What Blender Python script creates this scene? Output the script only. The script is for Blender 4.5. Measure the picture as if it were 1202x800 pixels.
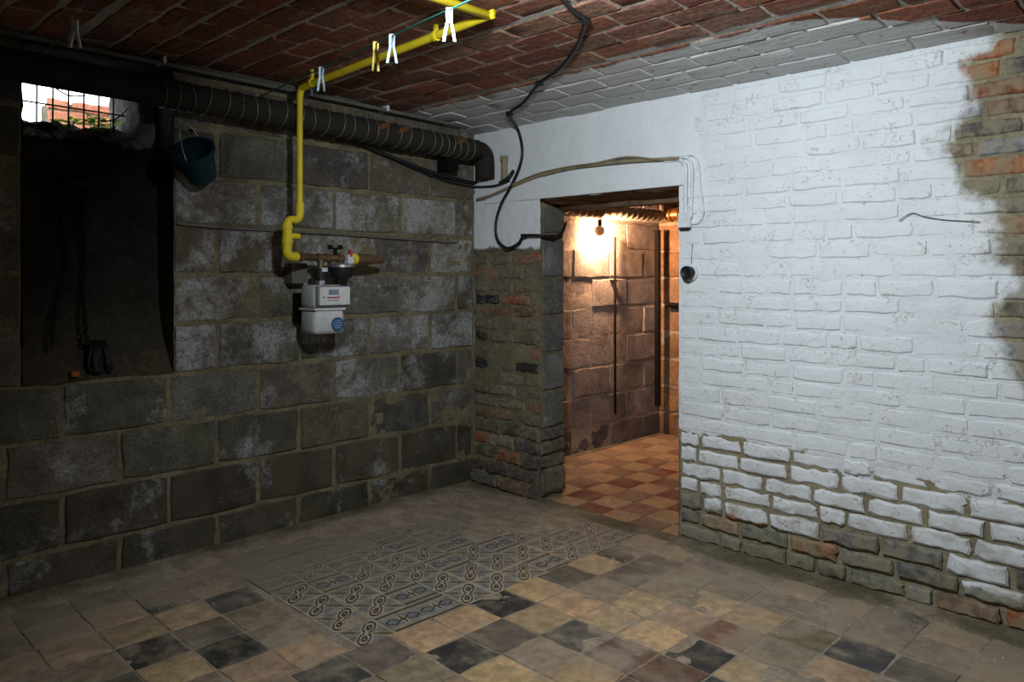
import bpy, bmesh, math, random
from mathutils import Vector, Matrix, noise
R = math.radians
scene = bpy.context.scene
for o in list(bpy.data.objects):
    bpy.data.objects.remove(o)
random.seed(7)

# ------------------------------------------------------------------ camera, world, lights, exposure
CAM = Vector((-2.885, -3.18, 1.15)); FPX = 900.0; CX = 601.0; HY = 323.0
cd = bpy.data.cameras.new('camera'); cam = bpy.data.objects.new('camera', cd)
scene.collection.objects.link(cam)
cam.location = CAM; cam.rotation_euler = (R(90), 0, R(-45))
cd.sensor_width = 36; cd.lens = FPX / 1202 * 36; cd.shift_y = -(400 - HY) / 1202
cd.clip_start = 0.02
scene.camera = cam

world = bpy.data.worlds.new('overcast_sky'); scene.world = world; world.use_nodes = True
wb = world.node_tree.nodes['Background']
wb.inputs[0].default_value = (0.92, 0.96, 1.0, 1); wb.inputs[1].default_value = 5.0

LAMP = Vector((-1.80, -2.10, 1.86))
LAMP_AIM = Vector((0.84, 0.22, -0.52)).normalized()
ld = bpy.data.lights.new('floodlight_beam', 'AREA'); ld.shape = 'DISK'; ld.size = 0.13
ld.energy = 35; ld.color = (0.84, 0.935, 1.0)
lo = bpy.data.objects.new('floodlight_beam', ld); scene.collection.objects.link(lo)
lo.location = LAMP + LAMP_AIM * 0.005
lo.rotation_euler = LAMP_AIM.to_track_quat('-Z', 'Y').to_euler()
PASSAGE_STRENGTH = 3000.0      # warm bulb in the passage

vs = scene.view_settings
vs.view_transform = 'Standard'; vs.look = 'None'; vs.gamma = 1; vs.use_curve_mapping = False
vs.exposure = 0.0

# ------------------------------------------------------------------ helpers
COL = scene.collection
S2 = math.sqrt(0.5)
def ray(px, py):
    u = (px - CX) / FPX; v = (HY - py) / FPX
    return Vector((S2 * (1 + u), S2 * (1 - u), v))
def onX(px, py, X): d = ray(px, py); return CAM + d * ((X - CAM.x) / d.x)
def onY(px, py, Y): d = ray(px, py); return CAM + d * ((Y - CAM.y) / d.y)
def onZ(px, py, Z): d = ray(px, py); return CAM + d * ((Z - CAM.z) / d.z)
def nz(x, y, z, s=1.0): return noise.noise(Vector((x * s, y * s, z * s)))
def fr(x, y, z, s=1.0, oct=4): return noise.fractal(Vector((x * s, y * s, z * s)), 1.0, 2.0, oct)

def link(name, me, mat=None, parent=None, smooth=True):
    o = bpy.data.objects.new(name, me); COL.objects.link(o)
    if mat is not None and not me.materials: me.materials.append(mat)
    if smooth and len(me.polygons):
        me.polygons.foreach_set('use_smooth', [True] * len(me.polygons))
    if parent is not None: o.parent = parent
    return o
def tag(o, label, cat=None, group=None, kind=None):
    o['label'] = label
    if cat: o['category'] = cat
    if group: o['group'] = group
    if kind: o['kind'] = kind
    return o
def empty(name, loc=(0, 0, 0)):
    o = bpy.data.objects.new(name, None); COL.objects.link(o); o.location = loc; o.empty_display_size = .05
    return o
def tomesh(bm, name='mesh'):
    bmesh.ops.recalc_face_normals(bm, faces=bm.faces[:])
    me = bpy.data.meshes.new(name); bm.to_mesh(me); bm.free(); return me
class MB:
    """collects verts and faces in world space; build() makes one mesh object relative to its parent's origin"""
    def __init__(s): s.v = []; s.f = []
    def add(s, vs, fs):
        b = len(s.v); s.v += [tuple(p) for p in vs]; s.f += [tuple(i + b for i in f) for f in fs]; return s
    def box(s, a, b, ch=0.0):
        x0, y0, z0 = [min(a[i], b[i]) for i in range(3)]; x1, y1, z1 = [max(a[i], b[i]) for i in range(3)]
        if ch <= 0:
            vs = [(x, y, z) for x in (x0, x1) for y in (y0, y1) for z in (z0, z1)]
            return s.add(vs, [(0,1,3,2),(4,6,7,5),(0,4,5,1),(2,3,7,6),(0,2,6,4),(1,5,7,3)])
        bm = bmesh.new(); bmesh.ops.create_cube(bm, size=1)
        for v in bm.verts:
            v.co = Vector((x0 + (v.co.x + .5) * (x1 - x0), y0 + (v.co.y + .5) * (y1 - y0), z0 + (v.co.z + .5) * (z1 - z0)))
        bmesh.ops.bevel(bm, geom=bm.edges[:], offset=ch, segments=2, affect='EDGES', profile=.5)
        return s.bm(bm)
    def bm(s, bm):
        bm.verts.index_update()
        s.add([v.co for v in bm.verts], [[v.index for v in f.verts] for f in bm.faces]); bm.free(); return s
    def grid(s, fn, nu, nv):
        b = []
        for j in range(nv + 1):
            for i in range(nu + 1): b.append(fn(i / nu, j / nv))
        fs = [(j*(nu+1)+i, j*(nu+1)+i+1, (j+1)*(nu+1)+i+1, (j+1)*(nu+1)+i) for j in range(nv) for i in range(nu)]
        return s.add(b, fs)
    def cyl(s, p0, p1, r0, r1=None, n=16, cap=True):
        r1 = r0 if r1 is None else r1
        p0 = Vector(p0); p1 = Vector(p1); d = (p1 - p0).normalized()
        a = d.orthogonal().normalized(); c = d.cross(a)
        vs = []
        for p, r in ((p0, r0), (p1, r1)):
            for k in range(n):
                t = 2 * math.pi * k / n; vs.append(p + a * (r * math.cos(t)) + c * (r * math.sin(t)))
        fs = [(k, (k+1) % n, n + (k+1) % n, n + k) for k in range(n)]
        if cap: fs += [tuple(range(n))[::-1], tuple(range(n, 2*n))]
        return s.add(vs, fs)
    def lathe(s, p0, axis, prof, n=20):
        p0 = Vector(p0); d = Vector(axis).normalized(); a = d.orthogonal().normalized(); c = d.cross(a)
        vs = []
        for (h, r) in prof:
            for k in range(n):
                t = 2 * math.pi * k / n; vs.append(p0 + d * h + a * (r * math.cos(t)) + c * (r * math.sin(t)))
        m = len(prof)
        fs = [(j*n+k, j*n+(k+1) % n, (j+1)*n+(k+1) % n, (j+1)*n+k) for j in range(m-1) for k in range(n)]
        fs += [tuple(range(n))[::-1], tuple(range((m-1)*n, m*n))]
        return s.add(vs, fs)
    def tube(s, pts, r, n=8, smooth=6, rad=None):
        P = [Vector(p) for p in pts]
        if smooth and len(P) > 2:
            Q = []
            for i in range(len(P) - 1):
                a = P[max(i-1, 0)]; b = P[i]; c = P[i+1]; d = P[min(i+2, len(P)-1)]
                for k in range(smooth):
                    t = k / smooth
                    Q.append(.5 * ((2*b) + (c-a)*t + (2*a-5*b+4*c-d)*t*t + (3*b-a-3*c+d)*t*t*t))
            Q.append(P[-1]); P = Q
        m = len(P); vs = []; prev = None
        for i in range(m):
            d = (P[min(i+1, m-1)] - P[max(i-1, 0)])
            d = d.normalized() if d.length > 1e-9 else Vector((0, 0, 1))
            a = d.orthogonal().normalized() if prev is None else (prev - d * prev.dot(d)).normalized()
            prev = a; c = d.cross(a)
            rr = r if rad is None else rad(i / (m - 1))
            for k in range(n):
                t = 2 * math.pi * k / n; vs.append(P[i] + a * (rr * math.cos(t)) + c * (rr * math.sin(t)))
        fs = [(j*n+k, j*n+(k+1) % n, (j+1)*n+(k+1) % n, (j+1)*n+k) for j in range(m-1) for k in range(n)]
        fs += [tuple(range(n))[::-1], tuple(range((m-1)*n, m*n))]
        return s.add(vs, fs)
    def build(s, name, mat, parent=None, smooth=False, angle=None):
        off = parent_origin(parent)
        me = bpy.data.meshes.new(name)
        me.from_pydata([(v[0]-off.x, v[1]-off.y, v[2]-off.z) for v in s.v], [], s.f)
        bm = bmesh.new(); bm.from_mesh(me); bmesh.ops.recalc_face_normals(bm, faces=bm.faces[:]); bm.to_mesh(me); bm.free()
        o = link(name, me, mat, parent, smooth)
        if angle is not None: me.set_sharp_from_angle(angle=R(angle))
        return o
def parent_origin(p):
    v = Vector((0, 0, 0))
    while p is not None: v += p.location; p = p.parent
    return v

# ------------------------------------------------------------------ materials
class NT:
    def __init__(s, name):
        s.m = bpy.data.materials.new(name); s.m.use_nodes = True; s.t = s.m.node_tree
        s.b = s.t.nodes['Principled BSDF']; s.b.inputs['Roughness'].default_value = .9
        s.b.inputs['Specular IOR Level'].default_value = .25
        s._pos = None
    def n(s, ty, **kw):
        x = s.t.nodes.new(ty)
        for k, v in kw.items(): setattr(x, k, v)
        return x
    def l(s, a, b): s.t.links.new(a, b)
    def put(s, sock, v):
        if isinstance(v, bpy.types.NodeSocket): s.l(v, sock)
        elif isinstance(v, (tuple, list)): sock.default_value = tuple(v) + ((1,) if len(v) == 3 and sock.type == 'RGBA' else ())
        else: sock.default_value = v
    def pos(s):
        if s._pos is None: s._pos = s.n('ShaderNodeNewGeometry').outputs['Position']
        return s._pos
    def xyz(s):
        x = s.n('ShaderNodeSeparateXYZ'); s.l(s.pos(), x.inputs[0]); return x.outputs
    def noise(s, scale, detail=4, rough=.55, vec=None, stretch=None):
        x = s.n('ShaderNodeTexNoise'); x.inputs['Scale'].default_value = scale
        x.inputs['Detail'].default_value = detail; x.inputs['Roughness'].default_value = rough
        v = vec or s.pos()
        if stretch:
            mp = s.n('ShaderNodeMapping'); mp.inputs['Scale'].default_value = stretch; s.l(v, mp.inputs[0]); v = mp.outputs[0]
        s.l(v, x.inputs['Vector']); return x.outputs['Fac']
    def math(s, op, a, b=0.0, clamp=False):
        x = s.n('ShaderNodeMath', operation=op); x.use_clamp = clamp
        s.put(x.inputs[0], a); s.put(x.inputs[1], b); return x.outputs[0]
    def step(s, v, a, b, lo=0.0, hi=1.0):
        x = s.n('ShaderNodeMapRange', interpolation_type='SMOOTHSTEP')
        s.put(x.inputs[0], v); s.put(x.inputs[1], a); s.put(x.inputs[2], b); s.put(x.inputs[3], lo); s.put(x.inputs[4], hi)
        return x.outputs[0]
    def mix(s, f, a, b, mode='MIX'):
        x = s.n('ShaderNodeMix', data_type='RGBA', blend_type=mode)
        s.put(x.inputs[0], f); s.put(x.inputs[6], a); s.put(x.inputs[7], b); return x.outputs[2]
    def scale(s, col, f):
        x = s.n('ShaderNodeVectorMath', operation='SCALE'); s.put(x.inputs[0], col); s.put(x.inputs['Scale'], f); return x.outputs[0]
    def obj(s): return s.n('ShaderNodeObjectInfo').outputs
    def bump(s, h, dist=.01, strength=.6):
        x = s.n('ShaderNodeBump'); x.inputs['Distance'].default_value = dist; x.inputs['Strength'].default_value = strength
        s.l(h, x.inputs['Height']); s.l(x.outputs[0], s.b.inputs['Normal'])
    def done(s, col, rough=None):
        s.put(s.b.inputs['Base Color'], col)
        if rough is not None: s.put(s.b.inputs['Roughness'], rough)
        return s.m

def simple(name, col, rough=.6, metal=0.0, wear=.25, scale=40, dirt=(.03, .025, .02), spec=.3, bump=.0):
    k = NT(name); n1 = k.noise(scale, 5); n2 = k.noise(scale * .3, 4)
    c = k.mix(k.step(n2, .45, .75, 0, wear), col, dirt)
    c = k.scale(c, k.step(n1, .2, .8, .85, 1.12))
    k.b.inputs['Metallic'].default_value = metal; k.b.inputs['Specular IOR Level'].default_value = spec
    if bump: k.bump(n1, .004, bump)
    return k.done(c, rough)

def m_block(name, eff_col=(.42, .42, .42), eff=1.0):
    k = NT(name); oi = k.obj(); z = k.xyz()
    n1 = k.noise(9, 6, .6); n2 = k.noise(4.2, 5, .65); n3 = k.noise(95, 4, .7); n4 = k.noise(30, 5, .7)
    base = k.scale(oi['Color'], k.step(n1, .25, .75, .62, 1.35))
    base = k.scale(base, k.step(n3, .3, .7, .7, 1.3))
    base = k.mix(k.step(k.noise(2.3, 4), .48, .68, 0, .55), base, (.085, .07, .045))
    a = k.math('ADD', n2, k.math('MULTIPLY', k.math('SUBTRACT', n4, .5), .35))
    a = k.math('ADD', a, k.math('MULTIPLY', oi['Alpha'], .16))
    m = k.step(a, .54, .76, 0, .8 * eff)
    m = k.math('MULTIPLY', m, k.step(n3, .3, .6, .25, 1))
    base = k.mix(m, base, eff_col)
    k.bump(k.math('ADD', n3, k.math('MULTIPLY', n4, 1.3)), .006, .8)
    return k.done(base, .95)

def m_mortar(name, col, col2, scale=7):
    k = NT(name); n1 = k.noise(scale, 6, .6); n2 = k.noise(70, 5, .7); n3 = k.noise(26, 4, .6)
    c = k.mix(k.step(n1, .35, .65), col, col2)
    c = k.scale(c, k.step(n2, .3, .7, .75, 1.25))
    k.bump(k.math('ADD', n2, n3), .006, .8)
    return k.done(c, .95)

def paint_mask(k, brick):
    """1 where the white lime paint still covers the wall (paint lost low down, and along a ragged patch)"""
    o = k.xyz()
    n1 = k.noise(5.5, 5, .6); n2 = k.noise(24, 5, .7); n3 = k.noise(2.2, 3, .5)
    nn = k.math('ADD', k.math('MULTIPLY', k.math('SUBTRACT', n1, .5), .30), k.math('MULTIPLY', k.math('SUBTRACT', n2, .5), .10))
    zlow = k.math('SUBTRACT', o[2], k.step(o[1], -2.7, -1.3, .11 if brick else .40, .165 if brick else .475))
    low = k.step(k.math('ADD', zlow, k.math('MULTIPLY', nn, .30 if brick else .75)), -.006, .006)
    r = k.n('ShaderNodeValToRGB'); r.color_ramp.interpolation = 'LINEAR'
    pts = [(.55, 2.95), (.70, 2.70), (.80, 2.60), (.9, 2.56), (1.02, 2.53), (1.14, 2.60), (1.2, 2.52), (1.38, 2.55), (1.46, 2.44), (1.6, 2.37), (1.72, 2.44), (1.86, 2.46), (1.90, 2.52)]
    e = r.color_ramp.elements
    e[0].position = pts[0][0] / 2; e[1].position = pts[-1][0] / 2
    for p in pts[1:-1]: e.new(p[0] / 2)
    for q, p in zip(e, pts): g = (p[1] - 2); q.color = (g, g, g, 1)
    k.l(k.math('MULTIPLY', o[2], .5), r.inputs[0])
    edge = k.math('ADD', r.outputs[0], 2.0)
    d = k.math('ADD', k.math('ADD', o[1], edge), k.math('MULTIPLY', nn, .85))
    right = k.step(d, -.03, .045)
    m = k.math('MULTIPLY', low, right)
    vo = k.n('ShaderNodeTexVoronoi', feature='DISTANCE_TO_EDGE'); vo.inputs['Scale'].default_value = 5.5
    mp = k.n('ShaderNodeMapping'); mp.inputs['Scale'].default_value = (1, 1, 2.6); k.l(k.pos(), mp.inputs[0])
    nv = k.n('ShaderNodeTexNoise'); nv.inputs['Scale'].default_value = 14; nv.inputs['Detail'].default_value = 4; k.l(k.pos(), nv.inputs['Vector'])
    ad = k.n('ShaderNodeVectorMath', operation='ADD'); sc = k.n('ShaderNodeVectorMath', operation='SCALE'); sc.inputs['Scale'].default_value = .45
    k.l(nv.outputs['Color'], sc.inputs[0]); k.l(mp.outputs[0], ad.inputs[0]); k.l(sc.outputs[0], ad.inputs[1]); k.l(ad.outputs[0], vo.inputs['Vector'])
    crack = k.math('MULTIPLY', k.step(vo.outputs['Distance'], .024, .008), k.step(k.noise(7.5, 3, .6), .52, .57, 0, .85))
    chips = k.math('MAXIMUM', crack, k.step(k.noise(42, 4, .75), .645, .675))
    chips = k.math('MULTIPLY', chips, k.step(o[2], .2, 1.0, .95, .6))
    return k.math('MULTIPLY', m, k.math('SUBTRACT', 1.0, chips)), n1, n2
def paint_col(k, n1, n2):
    o = k.xyz()
    c = k.mix(k.step(n1, .4, .75, 0, .55), (.72, .735, .745), (.62, .635, .645))
    c = k.mix(k.step(k.noise(60, 5, .75), .60, .72, 0, .5), c, (.44, .44, .43))
    c = k.mix(k.step(k.noise(3.0, 5, .6, stretch=(1, 1, .35)), .60, .8, 0, .35), c, (.50, .50, .47))
    dirt = k.math('MULTIPLY', k.step(o[2], .55, .12, 0, .75), k.step(k.noise(13, 5, .65), .40, .66))
    c = k.mix(dirt, c, (.36, .33, .25))
    return c
def m_paintbrick():
    k = NT('painted_brick'); oi = k.obj(); m, n1, n2 = paint_mask(k, True)
    raw = k.scale(oi['Color'], k.step(n2, .3, .7, .55, 1.4))
    raw = k.mix(k.step(k.noise(12, 5), .42, .60, 0, .8), raw, (.25, .21, .135))
    m = k.math('MULTIPLY', m, oi['Alpha'])
    k.bump(k.math('ADD', k.noise(50, 6, .7), k.math('MULTIPLY', k.noise(14, 4), 1.6)), .007, .55)
    return k.done(k.mix(m, raw, paint_col(k, n1, n2)), k.mix(m, (.95,)*3, (.62,)*3))
def m_paintmortar():
    k = NT('painted_mortar'); m, n1, n2 = paint_mask(k, False)
    raw = k.mix(k.step(n1, .35, .65), (.29, .245, .155), (.21, .18, .115))
    raw = k.scale(raw, k.step(k.noise(70, 4, .7), .3, .7, .75, 1.25))
    k.bump(k.math('ADD', k.noise(60, 6, .7), k.math('MULTIPLY', k.noise(16, 4), 1.6)), .007, .7)
    return k.done(k.mix(m, raw, paint_col(k, n1, n2)), .85)
def m_plaster():
    k = NT('white_plaster'); n1 = k.noise(5.5, 5, .6); n2 = k.noise(24, 5, .7); o = k.xyz()
    c = paint_col(k, n1, n2)
    edge = k.math('ADD', k.math('SUBTRACT', o[2], 1.295), k.math('MULTIPLY', k.math('SUBTRACT', k.noise(9, 5, .7), .5), .12))
    m = k.step(edge, -.01, .01)
    raw = k.mix(k.step(n1, .35, .65), (.17, .145, .09), (.115, .10, .065))
    k.bump(k.math('ADD', k.noise(45, 6, .7), k.noise(9, 4)), .005, .5)
    return k.done(k.mix(m, raw, c), .8)
def m_pierbrick():
    k = NT('pier_brick'); oi = k.obj(); n1 = k.noise(11, 5, .65); n2 = k.noise(40, 5, .7)
    c = k.scale(oi['Color'], k.step(n2, .3, .7, .6, 1.35))
    c = k.mix(k.step(n1, .47, .60, 0, .8), c, (.19, .16, .10))
    c = k.mix(k.step(k.noise(17, 5, .7), .64, .70, 0, .7), c, (.45, .44, .42))
    k.bump(k.math('ADD', n2, k.math('MULTIPLY', n1, 1.5)), .007, .8)
    return k.done(c, .95)
def m_ceilbrick(mortar=False):
    k = NT('ceiling_mortar' if mortar else 'ceiling_brick'); o = k.xyz()
    n1 = k.noise(6, 5, .6); n2 = k.noise(45, 5, .7); n3 = k.noise(14, 4, .6, stretch=(2, .35, 1))
    if mortar: c = k.mix(k.step(n1, .35, .65), (.44, .40, .35), (.30, .275, .235))
    else:
        oi = k.obj(); c = k.scale(oi['Color'], k.step(n2, .3, .7, .6, 1.35))
        c = k.mix(k.step(n3, .56, .72, 0, .6), c, (.24, .20, .17))
    c = k.scale(c, k.step(k.noise(80, 4, .7), .3, .7, .8, 1.2))
    # whitewash lapping from the wall on to the first rows
    d = k.math('ADD', o[0], k.step(o[1], -2.75, -2.0, .02, .475))
    d = k.math('ADD', d, k.math('MULTIPLY', k.math('SUBTRACT', k.noise(7, 5, .65), .5), .10))
    m = k.step(d, -.006, .012, 0, .93)
    m = k.math('MULTIPLY', m, k.step(k.noise(28, 5, .7), .66, .60, .35, 1.0))
    c = k.mix(m, c, (.56, .56, .55))
    k.bump(k.math('ADD', n2, k.math('MULTIPLY', n3, 1.5)), .007, .7)
    return k.done(c, .92)
def dust_amount(k):
    o = k.xyz()
    n1 = k.noise(3.2, 5, .6); n2 = k.noise(13, 5, .65, stretch=(1, .6, 1))
    a = k.math('ADD', k.math('MULTIPLY', n1, .6), k.math('MULTIPLY', n2, .4))
    return a, o, n1, n2
def m_tile(name, lo=.46, hi=.66, amount=.85, gloss=.55):
    k = NT(name); oi = k.obj(); a, o, n1, n2 = dust_amount(k)
    far = k.math('ADD', k.step(o[1], -.75, -.1, 0, .22), k.step(o[0], -.75, -.1, 0, .12))
    a = k.math('ADD', a, far)
    c = k.scale(oi['Color'], k.step(k.noise(22, 5, .65), .3, .7, .68, 1.3))
    c = k.mix(k.step(k.noise(8, 4), .5, .66, 0, .45), c, (.20, .155, .095))
    d = k.step(a, lo, hi, .06, amount)
    c = k.mix(d, c, k.mix(n2, (.25, .192, .13), (.35, .28, .205)))
    sp = k.step(k.noise(70, 2, .5), .69, .71)
    sp = k.math('MULTIPLY', sp, k.step(k.noise(2.6, 2), .53, .60))
    c = k.mix(sp, c, (.55, .54, .50))
    k.bump(k.math('ADD', k.noise(30, 5, .6), k.math('MULTIPLY', n2, .6)), .004, .45)
    return k.done(c, k.step(d, 0, 1, gloss, .92))
def m_pattern():
    k = NT('patterned_cement'); at = k.n('ShaderNodeVertexColor'); at.layer_name = 'print'
    a, o, n1, n2 = dust_amount(k)
    a = k.math('ADD', a, k.math('ADD', k.step(o[1], -.95, -.20, -.05, .22), k.step(o[0], -.75, -.15, 0, .13)))
    c = k.scale(at.outputs[0], k.step(k.noise(30, 4), .3, .7, .8, 1.2))
    d = k.step(a, .46, .76, .05, .93)
    c = k.mix(d, c, k.mix(n2, (.20, .16, .115), (.28, .23, .17)))
    k.bump(k.noise(40, 5, .6), .003, .3)
    return k.done(c, k.step(d, 0, 1, .6, .95))
def m_dust():
    k = NT('floor_dust'); a, o, n1, n2 = dust_amount(k); n3 = k.noise(55, 5, .7)
    c = k.mix(k.step(n2, .35, .65), (.235, .18, .125), (.34, .272, .20))
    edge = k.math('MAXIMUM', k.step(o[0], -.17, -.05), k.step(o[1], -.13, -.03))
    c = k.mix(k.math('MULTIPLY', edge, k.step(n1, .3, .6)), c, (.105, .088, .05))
    c = k.scale(c, k.step(n3, .3, .7, .8, 1.2))
    k.bump(k.math('ADD', n3, k.math('MULTIPLY', k.noise(12, 4), 1.5)), .006, .6)
    return k.done(c, .95)
def m_soot():
    k = NT('sooty_render'); o = k.xyz(); n1 = k.noise(6, 5, .6); n2 = k.noise(40, 5, .7)
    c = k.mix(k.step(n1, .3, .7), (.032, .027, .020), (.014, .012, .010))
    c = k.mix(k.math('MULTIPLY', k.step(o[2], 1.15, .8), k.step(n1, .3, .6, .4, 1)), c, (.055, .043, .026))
    c = k.scale(c, k.step(n2, .3, .7, .7, 1.3))
    k.bump(k.math('ADD', n2, k.math('MULTIPLY', n1, 2)), .01, .7)
    return k.done(c, .95)
def emit(name, col, st):
    k = NT(name); k.b.inputs['Emission Color'].default_value = tuple(col) + (1,); k.b.inputs['Emission Strength'].default_value = st
    return k.done(col, .4)

M = {}
M['block'] = m_block('concrete_block'); M['block_passage'] = m_block('passage_block', (.45, .42, .40), .5)
M['block_mortar'] = m_mortar('block_mortar', (.20, .165, .098), (.13, .108, .066))
M['pass_mortar'] = m_mortar('passage_mortar', (.33, .27, .22), (.25, .20, .16))
M['pbrick'] = m_paintbrick(); M['pmortar'] = m_paintmortar(); M['plaster'] = m_plaster()
M['pierbrick'] = m_pierbrick(); M['cbrick'] = m_ceilbrick(); M['cmortar'] = m_ceilbrick(True)
M['tile'] = m_tile('floor_tile'); M['ptile'] = m_tile('passage_tile', .58, .8, .5, .5); M['pattern'] = m_pattern()
M['dust'] = m_dust(); M['soot'] = m_soot()
M['dullwall'] = m_mortar('dull_render', (.20, .19, .17), (.13, .12, .10), 3)
M['lintel_wood'] = simple('old_timber', (.22, .13, .075), .85, 0, .5, 30, bump=.6)
M['yellow'] = simple('yellow_gas_paint', (.72, .56, .02), .45, 0, .18, 25, (.25, .18, .03))
M['brass'] = simple('dull_brass', (.20, .12, .06), .5, .6, .5)
M['steel'] = simple('galvanised_steel', (.5, .5, .5), .4, .9, .3)
M['blackplastic'] = simple('black_plastic', (.012, .012, .014), .5, 0, .1)
M['blackcable'] = simple('black_rubber', (.012, .012, .016), .45, 0, .15, dirt=(.06, .06, .06))
M['meter'] = simple('meter_grey_enamel', (.50, .51, .50), .5, 0, .12, 20, (.3, .29, .26))
M['meterface'] = simple('meter_index_housing', (.58, .58, .55), .5, 0, .1, 20, (.4, .38, .34))
M['meterdark'] = simple('meter_dark_edge', (.10, .11, .12), .5, 0, .1)
M['lcd'] = simple('display_grey', (.16, .21, .24), .25, 0, .0)
M['red'] = simple('red_print', (.40, .06, .04), .6, 0, .1)
M['paper'] = simple('label_paper', (.60, .58, .62), .7, 0, .1)
M['blue'] = simple('blue_sticker', (.012, .085, .19), .5, 0, .0)
M['pegwhite'] = simple('white_peg_plastic', (.72, .78, .82), .4, 0, .05)
M['pegblue'] = simple('pale_blue_peg_plastic', (.40, .55, .66), .4, 0, .1)
M['pegyellow'] = simple('yellow_peg_plastic', (.75, .55, .05), .4, 0, .1)
M['line'] = simple('green_line', (.03, .32, .25), .4, 0, .1)
M['conduit'] = simple('grey_conduit', (.14, .125, .105), .6, 0, .4)
M['whitecon'] = simple('painted_conduit', (.66, .68, .70), .6, 0, .2, 30, (.45, .44, .4))
M['beige'] = simple('grimy_cable_sheath', (.27, .22, .13), .7, 0, .5)
M['lagging'] = simple('dark_lagging', (.022, .017, .012), .85, 0, .5, 20, bump=.7)
M['rust'] = simple('rust_patch', (.13, .05, .018), .9, 0, .4, bump=.5)
M['wire'] = simple('binding_wire', (.22, .20, .16), .5, .5, .4)
M['darkpipe'] = simple('dark_iron_pipe', (.008, .0065, .006), .8, 0, .2, bump=.3, spec=.08)
M['chain'] = simple('black_iron_chain', (.018, .016, .015), .6, .5, .3)
M['grate'] = simple('rusty_wire_grate', (.06, .05, .045), .7, .4, .4)
M['teal'] = simple('teal_plastic', (.002, .025, .038), .45, 0, .15)
M['orange'] = simple('orange_clay', (.40, .10, .015), .8, 0, .2)
M['leaf'] = simple('weed_leaf', (.22, .58, .05), .5, 0, .1)
def m_leaf():
    k = NT('weed_leaf'); out = k.t.nodes['Material Output']
    c = k.mix(k.noise(60, 3), (.20, .50, .03), (.34, .72, .07)); k.done(c, .5)
    tr = k.n('ShaderNodeBsdfTranslucent'); k.l(c, tr.inputs[0]); mx = k.n('ShaderNodeMixShader'); mx.inputs[0].default_value = .55
    k.l(k.b.outputs[0], mx.inputs[1]); k.l(tr.outputs[0], mx.inputs[2]); k.l(mx.outputs[0], out.inputs[0]); return k.m
M['leaf'] = m_leaf()
M['stem'] = simple('dry_twig', (.08, .05, .03), .9, 0, .3)
M['rubble'] = m_mortar('sill_rubble', (.26, .245, .25), (.14, .125, .12), 20)
M['outbrick'] = m_mortar('outdoor_brickwork', (.42, .17, .10), (.36, .14, .085), 9)
M['ground'] = m_mortar('outdoor_soil', (.16, .14, .10), (.09, .08, .05), 5)
M['copper'] = simple('copper_flex', (.30, .13, .04), .35, .7, .3)
M['alu'] = simple('dusty_aluminium', (.35, .30, .24), .4, .5, .3)
M['silver'] = simple('bulb_mirror_cap', (.50, .32, .20), .35, .4, .3)
b_ = M['silver'].node_tree.nodes['Principled BSDF']; b_.inputs['Emission Color'].default_value = (1, .45, .2, 1); b_.inputs['Emission Strength'].default_value = .22
M['bulb'] = emit('warm_bulb_glass', (1.0, .58, .32), PASSAGE_STRENGTH)

# ------------------------------------------------------------------ masonry pieces
_cache = {}
def piece_variants(cls, L, H, D, nx=3, nzs=2, jit=.004, ch=.006, bulge=.001, nvar=8, rc=.3):
    if cls in _cache: return _cache[cls]
    rnd = random.Random(hash(cls) % 1000 if False else sum(map(ord, cls))); out = []
    for q in range(nvar):
        P = []
        for i in range(nx): P.append((-L/2 + L*i/nx, -H/2))
        for i in range(nzs): P.append((L/2, -H/2 + H*i/nzs))
        for i in range(nx): P.append((L/2 - L*i/nx, H/2))
        for i in range(nzs): P.append((-L/2, H/2 - H*i/nzs))
        n = len(P); corner = {0, nx, nx+nzs, 2*nx+nzs}
        J = []
        for i, (x, z) in enumerate(P):
            x += rnd.uniform(-jit, jit); z += rnd.uniform(-jit, jit)
            if i in corner:
                x -= math.copysign(rnd.uniform(0, ch*rc*2), x); z -= math.copysign(rnd.uniform(0, ch*rc*2), z)
            J.append((x, z))
        vs = []
        for (x, z) in J: vs.append((x - math.copysign(min(ch, abs(x)*.5), x), rnd.uniform(-.001, .0015), z - math.copysign(min(ch, abs(z)*.5), z)))
        for (x, z) in J: vs.append((x, ch, z))
        for (x, z) in J: vs.append((x, D, z))
        vs.append((rnd.uniform(-.1, .1)*L, -bulge, rnd.uniform(-.1, .1)*H))
        c = 3*n; fs = []
        for i in range(n):
            j = (i+1) % n
            fs += [(c, i, j), (i, n+i, n+j, j), (n+i, 2*n+i, 2*n+j, n+j)]
        me = bpy.data.meshes.new(cls); me.from_pydata(vs, [], fs); me.update()
        bm = bmesh.new(); bm.from_mesh(me); bmesh.ops.recalc_face_normals(bm, faces=bm.faces[:])
        bm.normal_update()
        # outward: front fan must face -Y
        if sum(f.normal.y for f in bm.faces if len(f.verts) == 3) > 0: bmesh.ops.reverse_faces(bm, faces=bm.faces[:])
        bm.to_mesh(me); bm.free()
        me.polygons.foreach_set('use_smooth', [True]*len(me.polygons)); me.set_sharp_from_angle(angle=R(28)); out.append(me)
    _cache[cls] = (out, L, H); return _cache[cls]
AX_LEFT = Matrix.Identity(3)
AX_RIGHT = Matrix(((0, 1, 0), (-1, 0, 0), (0, 0, 1)))
AX_FLOOR = Matrix(((1, 0, 0), (0, 0, 1), (0, -1, 0)))
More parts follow.
